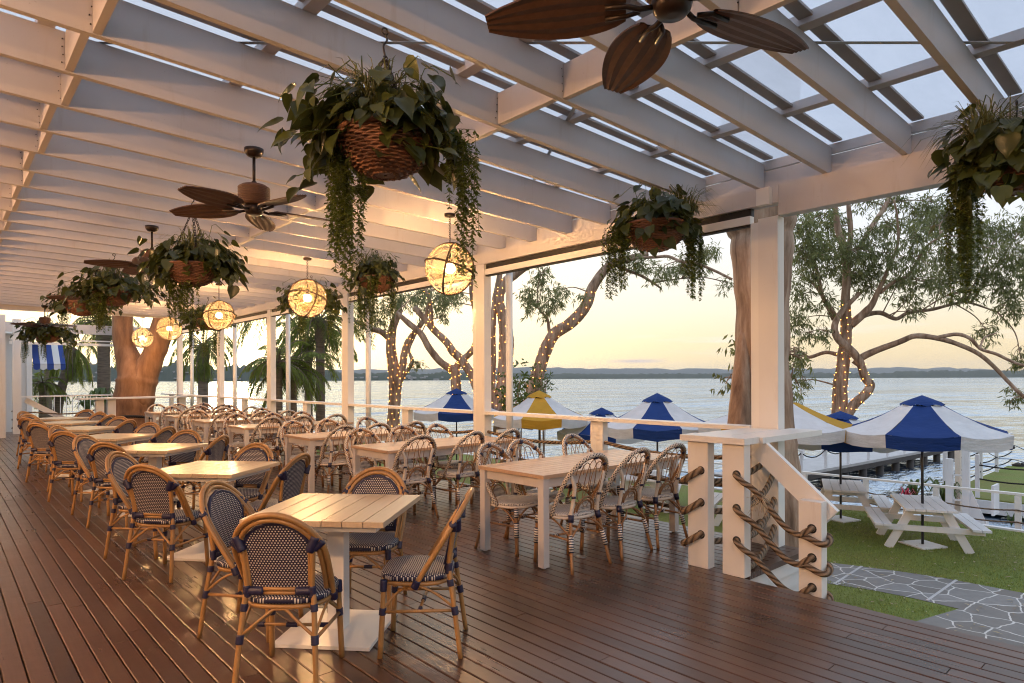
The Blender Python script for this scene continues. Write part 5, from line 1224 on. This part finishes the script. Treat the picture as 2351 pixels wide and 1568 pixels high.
trD = [([(1020, 1080), (1040, 980), (1065, 880), (1090, 780), (1130, 640), (1190, 515), (1290, 450), (1385, 340), (1430, 225), (1515, 110), (1640, 60), (1760, 30)], [50, 45, 42, 40, 38, 37, 35, 34, 30, 26, 22, 13])]
limD = [([(1175, 520), (1158, 430), (1120, 385), (1090, 350)], [11, 9, 7, 5]), ([(1560, 90, .2), (1640, 130, .3), (1720, 160, .4), (1790, 205, .5), (1840, 240, .6)], [11, 10, 9, 8, 5]), ([(1600, 70), (1700, 55, -.3), (1800, 50, -.5), (1880, 45, -.7), (1960, 75, -.9), (2060, 90, -1), (2150, 125, -1), (2260, 185, -1.1)], [12, 10, 9, 9, 8, 8, 8, 7]), ([(1790, 205, .5), (1870, 190, .5), (1960, 178, .5)], [6, 5, 4]), ([(1020, 800), (1035, 860)], [12, 14])]
clD = [(1120, 190, 55, 70), (1180, 300, 75, 60), (1080, 330, 60, 45), (1040, 265, 55, 40), (1150, 390, 40, 35), (1130, 130, 40, 30), (1720, 105, 90, 35), (1830, 130, 70, 40), (1860, 170, 55, 35), (1660, 50, 80, 40), (1960, 110, 70, 60), (2060, 120, 60, 40), (2080, 30, 70, 40), (1340, 290, 30, 25), (1600, 160, 45, 30), (2240, 200, 30, 40), (2140, 10, 60, 40), (1240, 245, 45, 40)]
tD, TD = gum('gum_tree', 'leaning gum tree with fairy lights arching right above the yellow umbrella', q6, 20, trD, limD, clD, 53, k6, 1.7, group='lit gum trees on the shore')
fairy([lights(*TD[0], tD, 4, .012, .08, 12, .1, .72)], 'fairy lights on the leaning gum tree above the yellow umbrella')
# big trunk beside the main post
t, _ = gum('gum_tree', 'massive bare gum trunk right behind the main verandah post', lambda x, y: (x, y), 8.5,
    [([(1768, 1480, .1), (1764, 1250, .1), (1760, 1090, .05), (1752, 975), (1750, 850), (1751, 690), (1747, 560), (1744, 480), (1742, 200), (1735, -100)], [96, 86, 78, 66, 58, 58, 70, 80, 88, 88])], [([(1700, 1000, -.25), (1702, 900, -.2), (1706, 800, -.1), (1715, 680, 0)], [26, 22, 17, 10])],
    [(1690, 905, 26, 40, .3), (1682, 870, 22, 30, .3), (1700, 800, 14, 30, .3), (1828, 870, 22, 45, .3), (1835, 820, 18, 40, .2)], 59, 1.0, .8, leafL=.12)
# forked tree through the far terrace
t, _ = gum('gum_tree', 'huge smooth forked trunk with a rope round it at the far end of the deck', lambda x, y: (x, y), 20.6,
    [([(302, 1120), (302, 1010), (303, 960), (307, 905), (308, 865), (297, 832), (286, 800), (281, 758), (283, 715), (287, 660), (292, 560), (290, 420)], [62, 52, 46, 41, 37, 27, 22, 21, 21, 21, 20, 16]), ([(312, 960), (320, 905), (330, 865), (345, 832), (359, 798), (371, 758), (381, 715), (395, 650), (420, 560), (450, 430)], [30, 33, 30, 25, 24, 23, 22, 22, 20, 16])], [], [], 61, 1.0, bark='warm_bark')
rope_thing([[W(302 + 47*math.cos(a), 962 + 6*math.sin(a), 20.6 + .68*math.sin(a)) for a in [2*math.pi*i/16 for i in range(17)]]], 'dark rope tied round the huge forked trunk', .04, 'black_rope')
# ------------------------------------------------------------------ palms
def palm(px, py_top, depth, base_z, r0, nf, fl, label, seed, lean=0, droopy=1.0, skirt=0):
    top = W(px, py_top, depth); r = random.Random(seed); t = thing('palm_tree', label, 'tree', (0, 0, 0), 0, 'palm trees on the shore')
    b = Vector((top.x + lean, top.y, base_z)); m = MB(); n = 26
    P = [b.lerp(top, i/n) + Vector((lean*.2*math.sin(math.pi*i/n), 0, 0)) for i in range(n+1)]; m.tube(P, [r0*(1.15 - .25*i/n + .06*(i % 2) + (.5 if i > n-4 else 0)*.6) for i in range(n+1)], 12); m.build('trunk', 'palm_bark', t)
    lv = Leaves(seed); st = MB(); g = lv.rng
    for k in range(nf + skirt):
        dead = k >= nf; a = 2*math.pi*k*.382 + r.uniform(-.2, .2); el = (r.uniform(-.35, 1.25) if not dead else r.uniform(-1.4, -1.0)); L = fl*r.uniform(.8, 1.1)*(.75 if dead else 1)
        o_ = Vector((math.cos(a), math.sin(a), 0)); p = Vector(top); d = (o_*math.cos(el) + Vector((0, 0, math.sin(el)))).normalized(); pts = [p.copy()]; N = 16
        for i in range(N):
            d = (d + Vector((0, 0, -.085*droopy*(1 + i*.09)))).normalized(); p = p + d*L/N; pts.append(p.copy())
        st.tube(pts, lerpr([.030, .006], len(pts)), 4)
        A = np.array([tuple(q) for q in pts]); u = np.linspace(.12, 1, 44); idx = np.clip((u*N).astype(int), 0, N-1); fr = u*N - idx; B = A[idx]*(1-fr)[:, None] + A[idx+1]*fr[:, None]; T = unit(A[idx+1]-A[idx])
        for s_ in (-1, 1):
            sd = unit(np.cross(T, np.array([0, 0, 1.0])))*s_
            dr = unit(sd*.75 + T*.65 + np.array([0, 0, -.55*droopy]) + g.normal(0, .13, T.shape)); ln = fl*.235*np.sin(np.pi*np.clip(u*.92+.06, 0, 1))**.6*g.uniform(.8, 1.1, len(u))
            lv.quads(B, dr, unit(np.cross(dr, np.array([.2, .3, 1.0]))), ln, np.full(len(u), .034 if not dead else .02))
    st.build('frond_stems', 'palm_bark', t); lv.build('crown', 'palm_leaf', t)
palm(735, 735, 27, LAKE, .18, 34, 2.7, 'tallest palm of the cluster, left of the fourth verandah post', 71)
palm(708, 790, 29, LAKE, .17, 30, 2.5, 'palm with low fronds in front of the tall palm', 72)
palm(672, 850, 25, LAKE, .15, 28, 2.0, 'short bright palm in the middle of the cluster', 73)
palm(640, 835, 24, LAKE, .13, 24, 1.7, 'small yellowish palm by the third post from the end', 74)
palm(466, 795, 30, LAKE, .22, 22, 2.2, 'palm with drooping dead fronds below the third globe lamp', 75, 0, 1.5, 12)
palm(620, 700, 34, LAKE, .17, 30, 3.0, 'distant palm against the setting sun', 76)
palm(238, 742, 31, LAKE, .27, 26, 2.6, 'straight palm trunk left of the huge forked tree', 77, 0, 1.3)
palm(165, 800, 33, LAKE, .20, 18, 2.2, 'dark slanting palm trunk beside the awning', 78, -.8, 1.8, 8)
palm(98, 880, 32, LAWN, .16, 22, 1.6, 'low bushy fan palm below the striped awning', 79)
palm(110, 800, 38, LAKE, .2, 16, 2.0, 'thin dark palm seen under the awning', 80)
def shrub(px, py, d, rx, rz, n, label, mat='shrub_leaf', L=.16, w=.06, seed=1, red=False, gz=None):
    c = W(px, py, d); gz = c.z - rz if gz is None else gz; t = thing('shrub', label, 'plant', (c.x, c.y, gz)); lv = Leaves(seed); r = random.Random(seed)
    clump(lv, (0, 0, c.z-gz), (rx, rx, rz), n, 7, L, w, .1); lv.build('foliage', mat, t); m = MB()
    for i in range(7): m.tube(spline([(r.uniform(-.05, .05), r.uniform(-.05, .05), 0), (r.uniform(-rx, rx)*.4, r.uniform(-rx, rx)*.4, (c.z-gz)*.6), (r.uniform(-rx, rx)*.7, r.uniform(-rx, rx)*.7, c.z-gz+r.uniform(-.2, .6)*rz)], 4), .012, 5)
    m.build('stems', 'gum_bark', t); return t
shrub(978*1.0+212, 905, 17.5, .55, .75, 90, 'leafy bush behind the yellow umbrella beside the post', L=.15, w=.06, seed=5, gz=LAWN)
shrub(1245, 880, 19.3, .3, .35, 45, 'light green tuft growing at the foot of the leaning gum', L=.1, w=.035, seed=6, gz=LAWN)
def straps(px, py, d, n, L, label, seed, mat='shrub_leaf'):
    p = W(px, py, d); t = thing('strap_plant', label, 'plant', (p.x, p.y, p.z)); m = MB(); r = random.Random(seed)
    for i in range(n):
        a = r.uniform(0, 2*math.pi); o_ = Vector((math.cos(a), math.sin(a), 0)); l_ = L*r.uniform(.6, 1.1); sp = r.uniform(.2, 1.0); sd = Vector((-o_.y, o_.x, 0)); V = []
        for j, (u, h, w) in enumerate(((0, 0, .02), (.25, .5, .032), (.6, .85, .026), (1, .80 - .5*sp, .004))):
            q = o_*(u*l_*sp) + Vector((0, 0, h*l_)); V += [tuple(q - sd*w*L*1.6), tuple(q + sd*w*L*1.6)]
        m.add(V, [(0, 1, 3, 2), (2, 3, 5, 4), (4, 5, 7, 6)], True)
    m.build('leaves', mat, t)
straps(2172, 1165, 16.2, 26, .75, 'green strap-leaved plant behind the near picnic table', 1)
straps(2100, 1150, 16.8, 18, .6, 'green spiky plant between the two picnic tables', 2)
straps(2083, 1152, 16.6, 16, .4, 'small red bromeliad beside the far picnic table', 3, 'flower_red')
straps(2322, 1207, 15.9, 14, .45, 'small bright plant at the foot of the fence post', 4)
straps(232, 945, 27, 44, 1.1, 'low spreading plant in front of the straight palm', 5)
straps(200, 950, 27.5, 34, .9, 'low spreading plant left of the bar counter', 6)

# ------------------------------------------------------------------ thin evening haze over lake and hills
def haze():
    b = NB('haze_air'); v = b.n('ShaderNodeVolumePrincipled'); v.inputs['Color'].default_value = (.88, .92, 1, 1); v.inputs['Density'].default_value = 4.5e-5; v.inputs['Anisotropy'].default_value = .1
    b.l(v.outputs[0], b.out.inputs['Volume'])
    m = MB(); m.b(-14000, 14000, -14000, 14000, -7, 260); tag(m.build('haze', 'haze_air'), kind='stuff')
haze()
for fn in LATE: fn()
